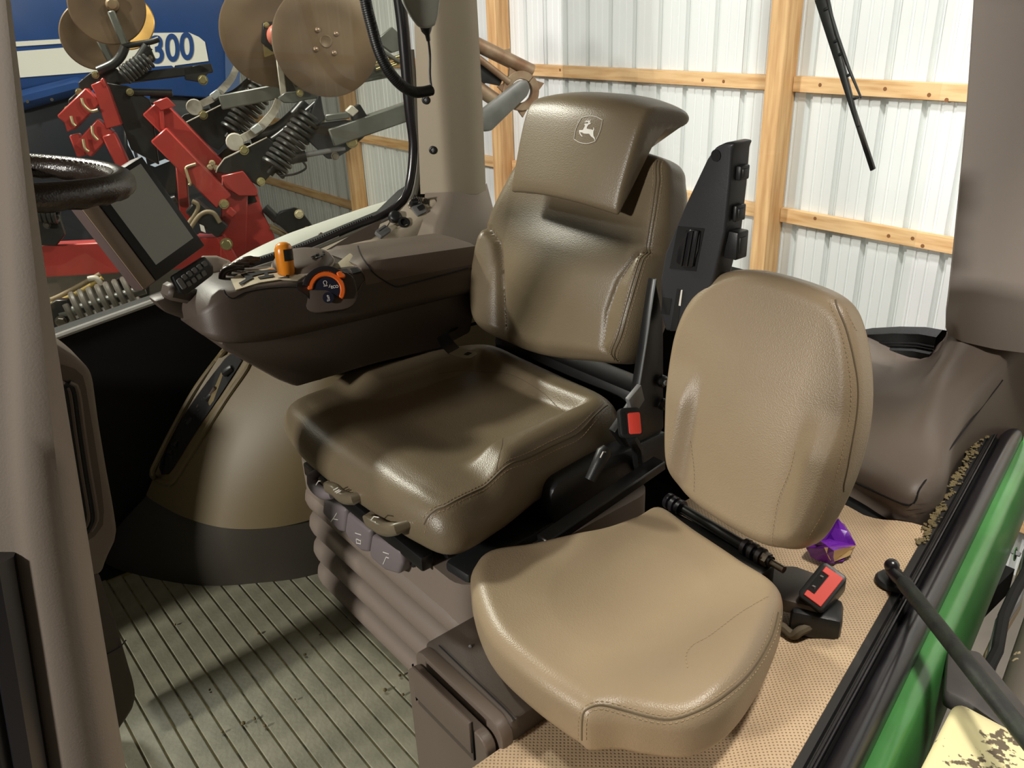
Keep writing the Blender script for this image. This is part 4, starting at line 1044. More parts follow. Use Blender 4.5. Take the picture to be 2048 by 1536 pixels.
# low dome with buttons
dc = xx(606, 524, -1.78); dr = MB()
DM = dr.lathe([(.070, -.03), (.070, -.004), (.064, .006), (.05, .012), (.03, .015), (.002, .016)], dc+V(0, 0, .004), V(.12, -.05, 1), 36).build('button_dome', PLASTIC, cn)
MB().lathe([(.071, 0), (.073, .004), (.071, .007), (.066, .006)], dc+V(0, 0, -.006), V(.12, -.05, 1), 36).build('dome_rim', GREYTRIM, DM)
for an, r_ in ((20, .05), (38, .05), (56, .05), (75, .05), (20, .036), (45, .036)):
    c = dc+V(math.cos(math.radians(an))*r_, math.sin(math.radians(an))*r_, .0165 if r_ > .04 else .0182)
    MB().box((.007, .013, .003), Matrix.Translation(c) @ Matrix.Rotation(math.radians(an), 4, 'Z'), .001, 1).build('dome_button', BLACK, DM)
h, n_ = onbn(620, 545)
for px, py, r_ in ((598, 543, .018), ):
    c = onb(px, py) or h
    MB().lathe([(r_, 0), (r_, .004), (r_*.8, .006)], c, UPN, 22).build('round_button', PLASTIC_D, cn)
    MB().lathe([(r_*.95, .003), (r_*1.0, .0055), (r_*.9, .0055)], c, UPN, 22).build('button_ring', GREYTRIM, cn)
patch([(536,542),(546,538),(556,540),(556,544),(545,545)], 'orange_mark', ORANGE, cn, .004, .001, UPN)
# dial in its scoop
dcen = xx(653, 580, -1.652); dn = V(.86, -.34, .42).normalized(); dx = V(0, 0, 1).cross(dn).normalized(); dy = dn.cross(dx)
SC_ = MB().prism([(x*1.25+.005, y-.004) for x, y in rrect(.10, .088, .03, 5)], dcen-dn*.014, dx, dy, -.02, .008, .006).build('dial_scoop', PLASTIC_D, cn)
def arcpoly(r0, r1, a0, a1, n=26):
    return [(r1*math.cos(math.radians(a0+(a1-a0)*i/n)), r1*math.sin(math.radians(a0+(a1-a0)*i/n))) for i in range(n+1)]+[(r0*math.cos(math.radians(a1-(a1-a0)*i/n)), r0*math.sin(math.radians(a1-(a1-a0)*i/n))) for i in range(n+1)]
OR = MB().prism(arcpoly(.030, .041, -38, 172), dcen, dx, dy, -.006, .008, .002, 1).build('speed_dial', ORANGE2, cn)
MB().prism([(.030, .024), (.044, .020), (.046, .026), (.036, .038), (.026, .034)], dcen, dx, dy, -.002, .012, .002, 1).build('dial_pointer', ORANGE2, OR)
for i in range(15):
    a_ = math.radians(68+7*i); c = dcen+(dx*math.cos(a_)+dy*math.sin(a_))*.0412
    MB().tube([c-dn*.004, c+dn*.008], .0011, 5).build('dial_ridge', ORANGE2, OR)
MB().prism(arcpoly(.041, .053, 42, 162), dcen, dx, dy, -.010, .010, .004, 2).build('thumb_wheel', GLOSSRUB, cn)
LB = MB().prism(arcpoly(.0005, .0295, -38, 172), dcen, dx, dy, -.004, .004).build('dial_label', NAVY, cn)
MB().prism([(x+.001, y-.018) for x, y in circ(.0125)], dcen, dx, dy, .002, .0046).build('lower_button', NAVY, cn)
text_mesh('ECO', dcen+dx*.0185+dy*.004+dn*.0042, dx, dy, .0085, 'eco_lettering', ICON, LB, bold=.02)
e_ = dcen+dn*.0046
def ipath(par, name, paths, r=.0006):
    mm = MB()
    for pp_ in paths: mm.tube([e_+dx*x+dy*y for x, y in pp_], r, 5)
    return mm.build(name, ICON, par)
bt_ = [(-.0005+.0038*math.cos(math.radians(a)), .0165+.0038*math.sin(math.radians(a))) for a in range(-50, 231, 20)]
ipath(LB, 'engine_icon', [bt_, [(.0018, .0135), (.003, .0105), (-.004, .0105), (-.0028, .0135)], [(-.005, .0085), (.004, .0085)], [(-.001, .020), (.0015, .020)]])
ipath(LB, 'dial_tick', [[(.006, .004), (.010, .011)]], .0005)
ipath(LB, 'lower_icon', [[(.0, -.012), (.0, -.016)], [(-.002, -.014), (.003, -.014)], [(-.001, -.018), (.003, -.0165), (.003, -.020), (-.001, -.0185)], [(-.003, -.0235), (.001, -.0215), (.004, -.0225)], [(-.003, -.0255), (.003, -.0245)]], .0007)
# vents on the rear of the top, beige flap beside the pad
for i in range(2):
    patch([(678+22*i, 542-3*i), (694+22*i, 539-3*i), (700+22*i, 548-3*i), (684+22*i, 552-3*i)], 'top_button', BLACK, cn, .003, .003, UPN)
MB().slab([xx(660, 536, -1.74), xx(700, 500, -1.77), xx(716, 508, -1.73), xx(722, 520, -1.70), xx(692, 538, -1.69)], V(.3, -.1, 1), .02, .004).build('phone_flap', BEIGE, cn)
# small switch block on the nose
MB().slab([xx(414, 612, -1.80), xx(432, 590, -1.80), xx(436, 596, -1.78), xx(420, 622, -1.78)], V(.3, -1, .3), .02, .003).build('nose_switch', BLACK, cn)
# things on the right trim: vents, ignition, sockets, plug
tbs = [BVHTree.FromPolygons([tuple(v.co) for v in T_.data.vertices], [tuple(p.vertices) for p in T_.data.polygons]) for T_ in (T3, T3B)]
def ont(px, py):
    h, n_, i_, d_ = min((t_.ray_cast(EYE, ray(px, py)) for t_ in tbs), key=lambda q_: q_[3] if q_[0] is not None else 1e9)
    if h is None: return xx(px, py, -2.17), V(.5, -.2, .85).normalized()
    return h, (n_ if n_.dot(ray(px, py)) < 0 else -n_)
tn = ont(845, 430)[1]
for i in range(11):
    p, _n = ont(829+3.0*i, 391+.9*i); q_, _n = ont(827+3.0*i-.6, 400+1.0*i)
    MB().tube([p+tn*.002, q_+tn*.002], .0018, 5).build('vent_slot', DARK, T3)
p, n_ = ont(825, 412); IG = MB().lathe([(.014, 0), (.014, .006), (.010, .009)], p, tn, 18).build('ignition_lock', STEEL, T3)
MB().prism(rrect(.024, .016, .005), p+tn*.010, V(0,1,0), tn.cross(V(0,1,0)), 0, .02, .003).build('ignition_key', BLACK, IG)
p, n_ = ont(838, 421); u_ = V(0, 1, .2).normalized(); u_ = (u_-u_.dot(tn)*tn).normalized()
b = MB().prism(rrect(.036, .036, .004), p, u_, tn.cross(u_), 0, .010, .003).build('accessory_socket', GREYK, T3)
MB().prism(rrect(.022, .014, .002), p+tn*.012+u_*.006, u_, tn.cross(u_), 0, .004).build('socket_slot', BLACK, b)
p, n_ = ont(790, 437); b = MB().lathe([(.021, 0), (.021, .012), (.016, .02), (.010, .022)], p, tn, 20).build('socket_cap', BLACK, T3)
p, n_ = ont(808, 447); b = MB().lathe([(.018, 0), (.018, .008), (.012, .009), (.012, .003)], p, tn, 20).build('power_socket', BLACK, T3)
for px, py in ((795, 451), (804, 453)): MB().lathe([(.004, 0), (.004, .003)], ont(px, py)[0], tn, 8).build('socket_screw', STEEL, T3)
p0, p1 = ont(758, 472)[0], ont(772, 462)[0]
b = MB().prism(rrect(.05, .03, .006), (p0+p1)/2+tn*.008, (p1-p0).normalized(), tn.cross((p1-p0).normalized()), -.006, .008, .003).build('strain_plug', GREYK, T3)
for o_ in (-.006, .006): MB().beam(p0+tn*.017+V(0,0,o_), p1+tn*.017+V(0,0,o_), .005, .003, bev=.001).build('plug_rib', BLACK, b)
ch = MB()
for i in range(12):
    t = i/11; a_ = ont(772, 460)[0]; c_ = ont(788, 434)[0]
    ch.lathe([(.002, -.002), (.002, .002)], a_.lerp(c_, t)+tn*.012, (c_-a_), 6)
stuff(ch.build('bead_chain', STEEL, T3))
# dark recess strip on the trim
pts = [ont(*p)[0]+tn*.0012 for p in ((653,500),(700,477),(762,451),(752,473),(723,489),(680,511))]
MB().slab(pts, tn, .001).build('trim_recess', PLASTIC_D, T3)

# ------------------------------------------------------------------ touch display
mo_ = thing('touch_display', (-1.75, .45, .8), 'tilted touch screen display with keypad on the front end of the console', 'display')
MN = V(.9556, .1685, .2419).normalized(); MP = V(-1.75, .45, 1.0)
def dsp(px, py): return on(px, py, MN, MP)
DU = (dsp(403, 490)-dsp(310, 558)).normalized(); DV = MN.cross(DU).normalized(); DO = dsp(310, 558)
Wd = (dsp(403, 490)-DO).dot(DU); Hd = (dsp(195, 405)-DO).length+.03
def Q(a, b): return (a*Wd, b*Hd)
HO = MB().prism([(-.035, -.006), (Wd+.005, -.006), (Wd+.005, Hd), (-.035, Hd)], DO, DU, DV, -.045, 0, .006, 2).build('display_housing', DISPSIDE, mo_)
MB().prism([(-.033, -.003), (-.002, -.003), (-.002, Hd-.003), (-.033, Hd-.003)], DO, DU, DV, -.002, .0025, .002).build('bezel_strip', DISPBAR, HO)
BZ = MB().prism([(-.001, -.004), (Wd+.004, -.004), (Wd+.004, Hd-.002), (-.001, Hd-.002)], DO, DU, DV, -.002, .004, .002).build('screen_bezel', BLACK, mo_)
MB().prism([(.018, .022), (Wd-.008, .022), (Wd-.008, Hd-.012), (.018, Hd-.012)], DO, DU, DV, .002, .0046).build('screen', DISP, BZ)
# keypad hanging under the lower right corner
KO = dsp(352, 562)+MN*.012
KU = (dsp(412, 520)-dsp(352, 560)).normalized(); KV = MN.cross(KU).normalized()
KP = MB().prism([(-.012, -.024), (.0, -.034), (.075, -.03), (.085, -.014), (.080, .012), (-.006, .014)], KO, KU, KV, -.018, 0, .005, 2).build('keypad', BLACK, mo_)
for r_ in range(2):
    for c_ in range(5 if r_ == 0 else 4):
        MB().prism([(x+.014+.0135*c_, y-.0005-.0155*r_) for x, y in rrect(.0105, .0115, .002, 2)], KO, KU, KV, -.001, .003, .001, 1).build('keypad_button', GREYK, KP)
MB().prism([(x+.001, y-.008) for x, y in rrect(.012, .024, .003, 2)], KO, KU, KV, -.001, .003, .001, 1).build('keypad_button', GREYK, KP)
MB().beam(xx(330, 580, -1.79), xx(425, 600, -1.80), .05, .035, bev=.008).build('display_arm', PLASTIC_D, mo_)
MB().slab([xx(308, 602, -1.80), xx(350, 590, -1.80), xx(415, 620, -1.80), xx(425, 650, -1.80), xx(412, 655, -1.80), xx(330, 625, -1.80)], (1,0,0), .05, .01).build('arm_bracket', PLASTIC_D, mo_)
MB().tube([xx(405, 527, -1.88), xx(430, 530, -1.88), xx(452, 535, -1.87), xx(460, 545, -1.85)], [.018, .022, .018, .016], 12).build('ball_arm', GREYTRIM, mo_)

# ------------------------------------------------------------------ steering wheel
sw = thing('steering_wheel', (-1.42, .16, 1.1), 'dark leather wrapped steering wheel at the left edge, behind the pillar', 'steering wheel')
wc = V(-1.42, .16, 1.195); wn = V(0, math.sin(math.radians(8)), math.cos(math.radians(8))); we1 = V(1, 0, 0); we2 = wn.cross(we1)
def wp_(a, R_): return wc+(we1*math.cos(a)+we2*math.sin(a))*R_
vs, fs = [], []; NA, NB = 120, 14
for i in range(NA):
    a = 2*math.pi*i/NA; d = (we1*math.cos(a)+we2*math.sin(a))
    for k in range(NB):
        b_ = 2*math.pi*k/NB; r_ = .0195+(.0012*math.sin(a*26) if math.sin(b_) < -.3 else 0)
        vs.append(wc+d*(.198+r_*math.cos(b_))+wn*r_*math.sin(b_))
for i in range(NA):
    for k in range(NB): fs.append((i*NB+k, ((i+1) % NA)*NB+k, ((i+1) % NA)*NB+(k+1) % NB, i*NB+(k+1) % NB))
RM = MB().add(vs, fs).build('wheel_rim', WHEELL, sw, ang=80)
st = MB(); q = [wc+(we1*math.cos(a)+we2*math.sin(a))*(.198-.012)+wn*.0158 for a in [2*math.pi*i/400 for i in range(401)]]
stitches(q, st, .004, .003, .0008); stuff(st.build('stitching', mat('dark_thread', (86, 72, 60), .6), RM))
for a in (.9, 2.6, 4.7): MB().beam(wp_(a, .05)-wn*.03, wp_(a, .19)-wn*.004, .035, .012, up=wn, bev=.004).build('wheel_spoke', BLACK, sw)
MB().lathe([(.055, -.06), (.06, -.03), (.05, -.012), (.0, -.008)], wc, wn, 24).build('wheel_hub', BLACK, sw)
MB().tube([wc-wn*.05, V(-1.5, .10, .95), V(-1.56, -.02, .6)], [.04, .05, .06], 14).build('steering_column', BLACK, sw)

# ------------------------------------------------------------------ front pedestal with air vent
pd_ = thing('front_pedestal', (-1.55, .05, 0), 'greige front pedestal with tall louvred air vent beside the left pillar', 'pedestal')
def pp5(px, py, o=0): return xx(px, py, -1.5+o)
po = [(60,670),(112,688),(150,712),(180,738),(188,760),(200,850),(215,940),(228,1010),(236,1062),(232,1085),(215,1120),(205,1150),(150,1160),(60,1160)]
PV = MB().slab([pp5(*p) for p in po], (1,0,0), .11, .014, 3).build('vent_surround', PILLAR, pd_)
pi_ = [(90,742),(125,730),(150,738),(166,752),(172,775),(186,860),(200,950),(208,1020),(206,1050),(190,1072),(165,1088),(100,1090)]
PR = MB().slab([pp5(*p, .0012) for p in pi_], (1,0,0), .003).build('vent_recess', PLASTIC_D, PV)
for k in range(4):
    q = [pp5(a-16*k-3, b, .004) for a, b in ((142,765),(158,778),(170,860),(182,940),(194,1010),(196,1040),(184,1062))]
    q = catmull(q, 26, False)
    MB().tube(q, .0042, 6).build('vent_louvre', PLASTIC, PR)
    MB().tube([p+V(-.001, -.009, 0) for p in q], .0058, 6).build('louvre_gap', DARK, PR)
pc_ = [(60,1150),(200,1148),(214,1190),(235,1250),(255,1320),(270,1370),(274,1395),(268,1420),(255,1440),(240,1462),(228,1490),(60,1490)]
MB().slab([pp5(p[0], p[1], -.01) for p in pc_], (1,0,0), .12, .02, 3).build('pedestal_cover', PLASTIC_D, pd_)
MB().tube([pp5(a, b, -.0095) for a, b in ((150,1320),(215,1308),(240,1295),(252,1280))], .0014, 5).build('cover_seam', BLACK, pd_)

# ------------------------------------------------------------------ tan housing under the console
hs = thing('side_housing', (-1.95, .7, 0), 'tan curved side housing under the console with a dark switch strip', 'housing')
b0 = [zz(px, py, .2) for px, py in ((292, 990), (310,1004), (370,1035), (450,1056), (540,1056), (620,1040))]+[V(-1.72, .86, .2), V(-1.72, 1.1, .2)]
top = [xx(455, 688, -2.09), xx(480, 690, -2.06), V(-2.02, .705, .63), V(-1.93, .745, .62), V(-1.84, .80, .61), V(-1.775, .85, .60), V(-1.74, .93, .59), V(-1.74, 1.1, .59)]
rows = []
for i in range(13):
    t = i/12; r = []
    for a, c in zip(b0, top):
        p = a.lerp(c, t); bul = math.sin(math.pi*t)*.028; r.append(p+V(.5, -.8, .2)*bul)
    rows.append(catmull(r, 40, False))
HS = MB().loft(rows).build('housing_cover', TAN, hs, ang=80)
f0 = [zz(px, py, 0) for px, py in ((200, 1120), (240,1140), (330,1162), (420,1172), (520,1166), (620,1152))]+[V(-1.75, .9, 0), V(-1.74, 1.1, 0)]
MB().loft([catmull(f0, 40, False), catmull([a.lerp(b, .15)+V(0,0,.03) for a, b in zip(f0, b0)], 40, False), catmull([b+V(-.004, .008, 0) for b in b0], 40, False)]).build('housing_plinth', mat('dark_olive_plastic', (62, 58, 50), .6, bump=.1, bscale=400), hs, ang=80)
hv = BVHTree.FromPolygons([tuple(v.co) for v in HS.data.vertices], [tuple(p.vertices) for p in HS.data.polygons])
def onh(px, py, o=.0):
    h, n_, i_, d_ = hv.ray_cast(EYE, ray(px, py)); 
    if h is None: h = xx(px, py, -2.12)
    return h-ray(px, py)*o
rim = [(304,948),(318,962),(338,966),(352,958),(400,880),(450,800),(490,742),(499,722),(496,708),(484,702),(458,694),(440,712),(390,780),(345,860),(315,920)]
q = catmull([onh(p.x, p.y, .003) for p in catmull([V(a, b, 0) for a, b in rim], 60)], 90)
SR = MB().tube(q, .0075, 8, closed=True).build('strip_frame', TAN, hs)
b = bmesh.new(); inn = [(318,935),(336,948),(392,862),(440,790),(478,730),(482,716),(460,708),(440,730),(395,790),(352,858),(328,908)]
vv = [b.verts.new(onh(p.x, p.y, .006)) for p in catmull([V(a, c, 0) for a, c in inn], 40)]; f = b.faces.new(vv); bmesh.ops.triangulate(b, faces=[f])
MB().bm(b).build('switch_strip', DARK, hs, smooth=False)
for px, py, l in ((455,742,.03),(418,795,.022),(400,820,.018),(380,842,.022),(352,888,.020),(342,905,.016)):
    c = onh(px, py, .012)
    MB().box((.02, l, .016), Matrix.Translation(c) @ Matrix.Rotation(.5, 4, 'X') @ Matrix.Rotation(random.uniform(-.5,.5), 4, 'Z'), .005, 2).build('strip_switch', BLACK, SR)
MB().tube([onh(430, 775, .014), onh(420, 790, .016), onh(405, 800, .014), onh(395, 815, .014)], .004, 6).build('strip_cable', PLASTIC_D, SR)

# ------------------------------------------------------------------ hand microphone on the post
mc = thing('hand_microphone', xx(845, 20, -2.12), 'grey hand microphone with thick black coiled cord hanging on the right rear post', 'microphone')
MX = -2.10
mo2 = [(803,-40),(806,0),(812,14),(824,36),(838,55),(852,57),(866,51),(871,30),(874,0),(874,-40)]
MI = MB().slab([xx(a, b, MX) for a, b in mo2], V(1, -.35, 0), .03, .008, 3).build('microphone_body', mat('mic_grey', (150, 152, 144), .5, bump=.1, bscale=500), mc)
nm = V(1, -.35, 0).normalized()
MB().slab([on(a, b, nm, xx(845, 20, MX)+nm*.002) for a, b in ((829,-40),(831,0),(842,24),(852,22),(870,15),(871,-40))], nm, .002, .001, 1).build('speaker_grille', BLACK, MI)
MB().tube([xx(852, 52, MX-.012), xx(853, 62, MX-.012), xx(855, 70, MX-.012), xx(857, 82, MX-.012)], [.018, .014, .007, .0055], 12).build('strain_relief', BLACK, mc)
q = catmull([xx(857, 80, MX-.012), xx(860, 110, MX-.015), xx(860, 150, MX-.015), xx(863, 176, MX-.01)], 20, False)
MB().tube(q, .0035, 8).build('straight_cord', BLACK, mc)
cc = catmull([xx(863, 180, MX+.005), xx(845, 184, MX+.01), xx(825, 183, MX+.015), xx(800, 168, MX+.02), xx(775, 138, MX+.02), xx(757, 100, MX+.02), xx(744, 55, MX+.02), xx(733, 10, MX+.02), xx(722, -50, MX+.02)], 400, False)
NT = 78; pts = []
K = NT*12
for i in range(K+1):
    t = i/K*(len(cc)-1); j = min(int(t), len(cc)-2); p = cc[j].lerp(cc[j+1], t-j); tg = (cc[j+1]-cc[j]).normalized()
    x = tg.cross(V(1,0,0)).normalized(); y = tg.cross(x); a = 2*math.pi*i/12
    pts.append(p+(x*math.cos(a)+y*math.sin(a))*.0115)
MB().tube(pts, .0044, 6).build('coiled_cord', mat('cord_black', (18, 18, 18), .45), mc)
# belt strap behind the post
sbt = thing('shoulder_strap', yy(948, 250, 1.66), 'black strap with buckle block hanging just right of the beige post', 'strap')
q = [yy(939, 130, 1.665), yy(944, 200, 1.665), yy(950, 270, 1.665), yy(954, 292, 1.665)]
MB().loft([[p+V(-.006, 0, 0), p+V(.007+.002*i, 0, 0), p+V(.007+.002*i, .004, 0), p+V(-.006, .004, 0)] for i, p in enumerate(q)], closed=True, cap=True).build('strap_webbing', BLACKM, sbt)
MB().cyl(yy(955, 290, 1.667), yy(957, 312, 1.667), .003, 8).build('strap_pin', BLACKM, sbt)
MB().box((.018, .02, .036), Matrix.Translation(yy(958, 318, 1.667)), .003).build('strap_block', BLACK, sbt)

# wiper outside the rear glass
wi = thing('rear_wiper', yy(1690, 170, 2.24), 'long black wiper outside the rear window', 'wiper')
WYY = 2.245
def wq(px, py, o=0): return yy(px, py, WYY-o)
MB().slab([wq(1618,-40), wq(1640,-40), wq(1672,70), wq(1702,190), wq(1716,252), wq(1712,255), wq(1680,160)], (0,-1,0), .012, .003).build('wiper_arm', BLACK, wi)
MB().slab([wq(1628,0,-.012), wq(1636,0,-.012), wq(1748,338,-.012), wq(1740,343,-.012)], (0,-1,0), .012, .002).build('wiper_blade', RUBBER, wi)
MB().slab([wq(1648,-10,.004), wq(1656,-10,.004), wq(1664,30,.004), wq(1676,70,.004), wq(1700,140,.004), wq(1722,195,.004), wq(1720,198,.004), wq(1694,140,.004), wq(1668,70,.004)], (0,-1,0), .008, .002).build('wiper_bridge', BLACK, wi)
for a in ((1652,18),(1672,82),(1682,108),(1698,150),(1712,196)):
    MB().box((.016, .008, .008), Matrix.Translation(wq(*a)) @ Matrix.Rotation(-.4, 4, 'Y'), .002).build('wiper_link', BLACK, wi)

# ================================================================== MACHINES OUTSIDE THE RIGHT WINDOW
# red tool bar implement, parked about 4.6 m away; planes face the tractor
IMN = V(.93, -.36, .08).normalized()
IMP = EYE+ray(450, 250)*4.6
def I(px, py, o=0.): return on(px, py, IMN, IMP+IMN*o)
IS = 4.6/F_PX
im = thing('tillage_implement', I(450, 300), 'red and black folded tillage implement with rusty discs and springs outside the right window', 'implement')
def islab(pts, name, m_, o=0., t=.04, bev=.004, par=None): return MB().slab([I(a, b, o) for a, b in pts], IMN, t, bev, 1).build(name, m_, par or im)
def ibeam(a, b, w_, d_, name, m_, o=0., o2=None, par=None, bev=.006):
    return MB().beam(I(a[0], a[1], o), I(b[0], b[1], o if o2 is None else o2), d_, w_*IS, up=IMN.cross((I(*b)-I(*a)).normalized()) , bev=bev).build(name, m_, par or im)
def itube(pts, r, name, m_, o=0., n=24, par=None):
    q = catmull([I(p[0], p[1], (p[2] if len(p) > 2 else 0)+o) for p in pts], n, False); return MB().tube(q, r*IS, 10).build(name, m_, par or im)
def ibolt(px, py, o, r=7, par=None, m_=None):
    c = I(px, py, o); b = MB().lathe([(r*IS*1.25, 0), (r*IS*1.25, .003)], c, IMN, 16)
    b.lathe([(r*IS, .003), (r*IS, .014), (r*IS*.85, .017)], c, IMN, 6); return b.build('bolt', m_ or BRASS, par or im)
def disc(px, py, r, o, tilt, hub=True, m_=RUST, ell=None):
    c = I(px, py, o); R_ = r*IS; ax = (IMN+V(*tilt)).normalized()
    D = MB().lathe([(R_*.15, -.004), (R_*.97, -.0035), (R_, 0), (R_*.97, .0035), (R_*.62, .004), (R_*.60, .0035), (R_*.3, .004), (.001, .004)], c, ax, 48).build('coulter_disc', m_, im, ang=30)
    if hub:
        x = ax.orthogonal().normalized(); y = ax.cross(x)
        MB().lathe([(.030, .003), (.030, .006), (.026, .008), (.022, .006)], c, ax, 20).build('hub_ring', RUST, D)
        for k in range(4):
            a = math.pi/2*k+1.35; MB().lathe([(.013, .004), (.012, .011), (.007, .015), (.001, .016)], c+(x*math.cos(a)+y*math.sin(a))*.062, ax, 12).build('disc_rivet', mat('rivet', (150, 128, 110), .35, metal=.7), D)
    return D
# red frame of the near gang
ibeam((305, 212), (462, 372), 44, .12, 'frame_beam', RED, -.02)
ibeam((318, 268), (448, 402), 36, .11, 'frame_beam', RED, .10)
islab([(305,205),(334,194),(352,212),(322,222)], 'beam_end', RED, .09, .02)
islab([(318,212),(327,222),(330,262),(321,258)], 'end_plate', RED, .08, .03)
ibeam((470, 345), (466, 520), 46, .14, 'frame_post', RED, .02)
islab([(442,352),(486,342),(502,362),(516,380),(514,392),(478,392),(452,376)], 'post_cap', RED, .12, .14)
islab([(478,390),(514,382),(528,430),(548,470),(560,520),(470,520)], 'post_gusset', RED, .06, .03)
islab([(486,392),(508,388),(514,404),(490,410)], 'post_opening', DARK, .065, .004)
ibeam((361, 320), (372, 450), 18, .06, 'frame_strut', RED, -.05)
ibeam((70, 520), (480, 498), 58, .12, 'frame_beam', RED, -.10)
ibeam((440, 470), (470, 525), 16, .03, 'hinge_link', RED, .14)
ibeam((470, 430), (455, 418), 14, .05, 'hinge_lug', RED, .16)
ibeam((395, 500), (560, 515), 60, .12, 'frame_beam', RED, -.16)
for a, b in (((448,408),7), ((453,488),9)): ibolt(a[0], a[1], .17, b)
# u-bolts
def ubolt(p, q_, o=.0, r=2.6): return itube(p, r, 'u_bolt', mat('zinc_rod', (190, 176, 140), .4, metal=.8), o)
ubolt([(378,370),(380,366),(372,340),(374,334),(392,328)], 0, .17)
# far left red ladder frame
islab([(181,170),(206,159),(216,176),(243,250),(212,258),(190,186)], 'frame_plate', RED, .06, .08)
islab([(200,160),(206,155),(213,172),(208,176)], 'frame_lug', RED, .07, .05)
for a, b in (((190,190),(133,246)), ((214,250),(168,300))): ibeam(a, b, 32, .10, 'frame_rung', RED, .0)
islab([(128,243),(148,232),(152,256),(134,264)], 'rung_end', RED, .05, .04)
ibeam((150, 268), (166, 312), 16, .08, 'frame_strut', RED, -.04)
ibeam((218, 268), (252, 340), 22, .08, 'frame_strut', RED, .02)
for q in ([(163,196),(168,210),(182,222),(196,220)], [(142,232),(146,246),(152,252)], [(184,252),(186,268),(196,280)], [(166,278),(170,296),(178,303)]): ubolt(q, 0, .075)
# two row units
def row_unit(dx, dy, s, o):
    T = lambda p: (p[0]*s+dx, p[1]*s+dy)
    P = lambda l: [T(p) for p in l]
    islab(P([(412,330),(448,298),(500,285),(510,300),(440,330),(424,350)]), 'side_plate', IMPL_BLK, o-.10, .02)
    pl_ = islab(P([(432,345),(434,338),(448,318),(535,275),(556,292),(550,340),(520,374),(500,362),(470,350)]), 'side_plate', IMPL_BLK, o+.10, .018)
    MB().tube([I(*T(p), o+.102) for p in ((432,345),(435,336),(449,317),(534,275))], .0035, 6).build('plate_edge', CASTGR, pl_)
    ibolt(*T((488,300)), o+.10, 7*s); 
    for b in ((424,326),(432,336),(420,334)): ibolt(*T(b), o+.06, 4.5*s, m_=mat('cream_bolt', (206, 196, 160), .5, metal=.4))
    q = [T(p) for p in ((468,283),(490,274),(512,262),(532,242),(548,222),(557,200))]
    sh_ = MB(); cv = catmull([I(*p, o+.02) for p in q], 20, False)
    for i in range(19): sh_.beam(cv[i], cv[i+1]+(cv[i+1]-cv[i])*.1, .05, (15-3*abs(i/9-1))*IS*s, up=IMN.cross((cv[i+1]-cv[i]).normalized()), bev=0)
    sh_.build('curved_shank', CASTGR, im, ang=60)
    MB().lathe([(.04*s, -.03), (.045*s, 0), (.04*s, .03)], I(*T((470,284)), o+.02), IMN, 18).build('shank_eye', CASTGR, im)
    islab(P([(500,258),(516,246),(528,258),(511,270)]), 'shank_clip', mat('clip_grey', (172, 176, 174), .4, metal=.3), o+.07, .05)
    q = [T(p) for p in ((508,296),(545,280),(590,245),(632,208))]; itube([(a, b, .05) for a, b in q], 7*s, 'lower_link', IMPL_BLK, o)
    q = [T(p) for p in ((500,275),(550,262),(585,235),(612,205))]; itube([(a, b, 0) for a, b in q], 12*s, 'lower_link', IMPL_BLK, o)
    MB().coil(I(*T((545,338)), o+.10), I(*T((622,232)), o+.08), 22*IS*s, 11, 4.6*IS*s).build('coil_spring', SPRINGM, im)
    MB().cyl(I(*T((538,348)), o+.09), I(*T((628,224)), o+.08), 8*IS*s, 10).build('spring_rod', IMPL_BLK, im)
row_unit(0, 0, 1, 0)
row_unit(-62, -58, .96, -.35)
ibolt(522, 363, .12, 6); ibolt(640, 240, .09, 7)
# mounts, clamp and tool bars
ibeam((440, 205), (780, 140), 26, .12, 'tool_bar', IMPL_GREY, -.12)
ibeam((660, 275), (850, 210), 32, .14, 'tool_bar', IMPL_GREY, .10)
islab([(600,270),(620,255),(650,245),(690,240),(735,245),(742,262),(700,300),(670,318),(655,318),(620,285)], 'arm_bracket', IMPL_BLK, .12, .05)
islab([(700,218),(720,208),(744,246),(728,262),(708,248)], 'stop_block', IMPL_BLK, .16, .08)
islab([(692,222),(704,210),(718,222),(706,234)], 'stop_cap', CASTGR, .17, .06)
islab([(640,180),(650,240),(632,252),(620,235)], 'link_plate', IMPL_BLK, .14, .03)
ibeam((650, 236), (698, 230), 12, .05, 'top_strap', IMPL_GREY, .14)
ibolt(704, 284, .14, 9); ibolt(670, 312, .13, 6, m_=STEEL)
itube([(578,318),(612,312)], 10, 'actuator_body', IMPL_BLK, .12, 4); itube([(610,310),(690,296)], 5, 'actuator_rod', GREYK, .12, 4)
itube([(605,322),(612,336),(590,348),(560,352)], 2, 'cable', BLACK, .13)
# upright with discs
islab([(545,85),(556,80),(570,130),(592,178),(598,198),(566,196),(556,140)], 'disc_arm', IMPL_BLK, .12, .05)
islab([(549,90),(556,86),(568,140),(575,197),(562,196),(556,150)], 'disc_arm_lit_side', CASTGR, .126, .012)  # pale slab paints the lit side of the dark arm
islab([(556,196),(570,184),(620,180),(650,186),(640,196),(612,200),(590,206),(568,206)], 'arm_foot', IMPL_GREY, .13, .06)
ibolt(600, 186, .15, 5)
disc(545, 66, 92, -.02, (.05, .1, .0), False, RUST)
hp_ = islab([(526,44),(566,42),(570,86),(545,104),(522,84)], 'hub_plate', IMPL_BLK, .0, .02)
ibolt(533, 50, .0, 4, par=None); ibolt(563, 49, .0, 4)
MB().lathe([(.055, 0), (.055, .03), (.04, .06), (.02, .07)], I(556, 72, .0), IMN, 20).build('hub_cap', mat('hub_red', (176, 98, 82), .4), im)
islab([(512,76),(524,70),(530,92),(548,98),(552,108),(530,116),(514,104)], 'grease_patch', mat('old_grease', (146, 130, 86), .7), -.01, .012)
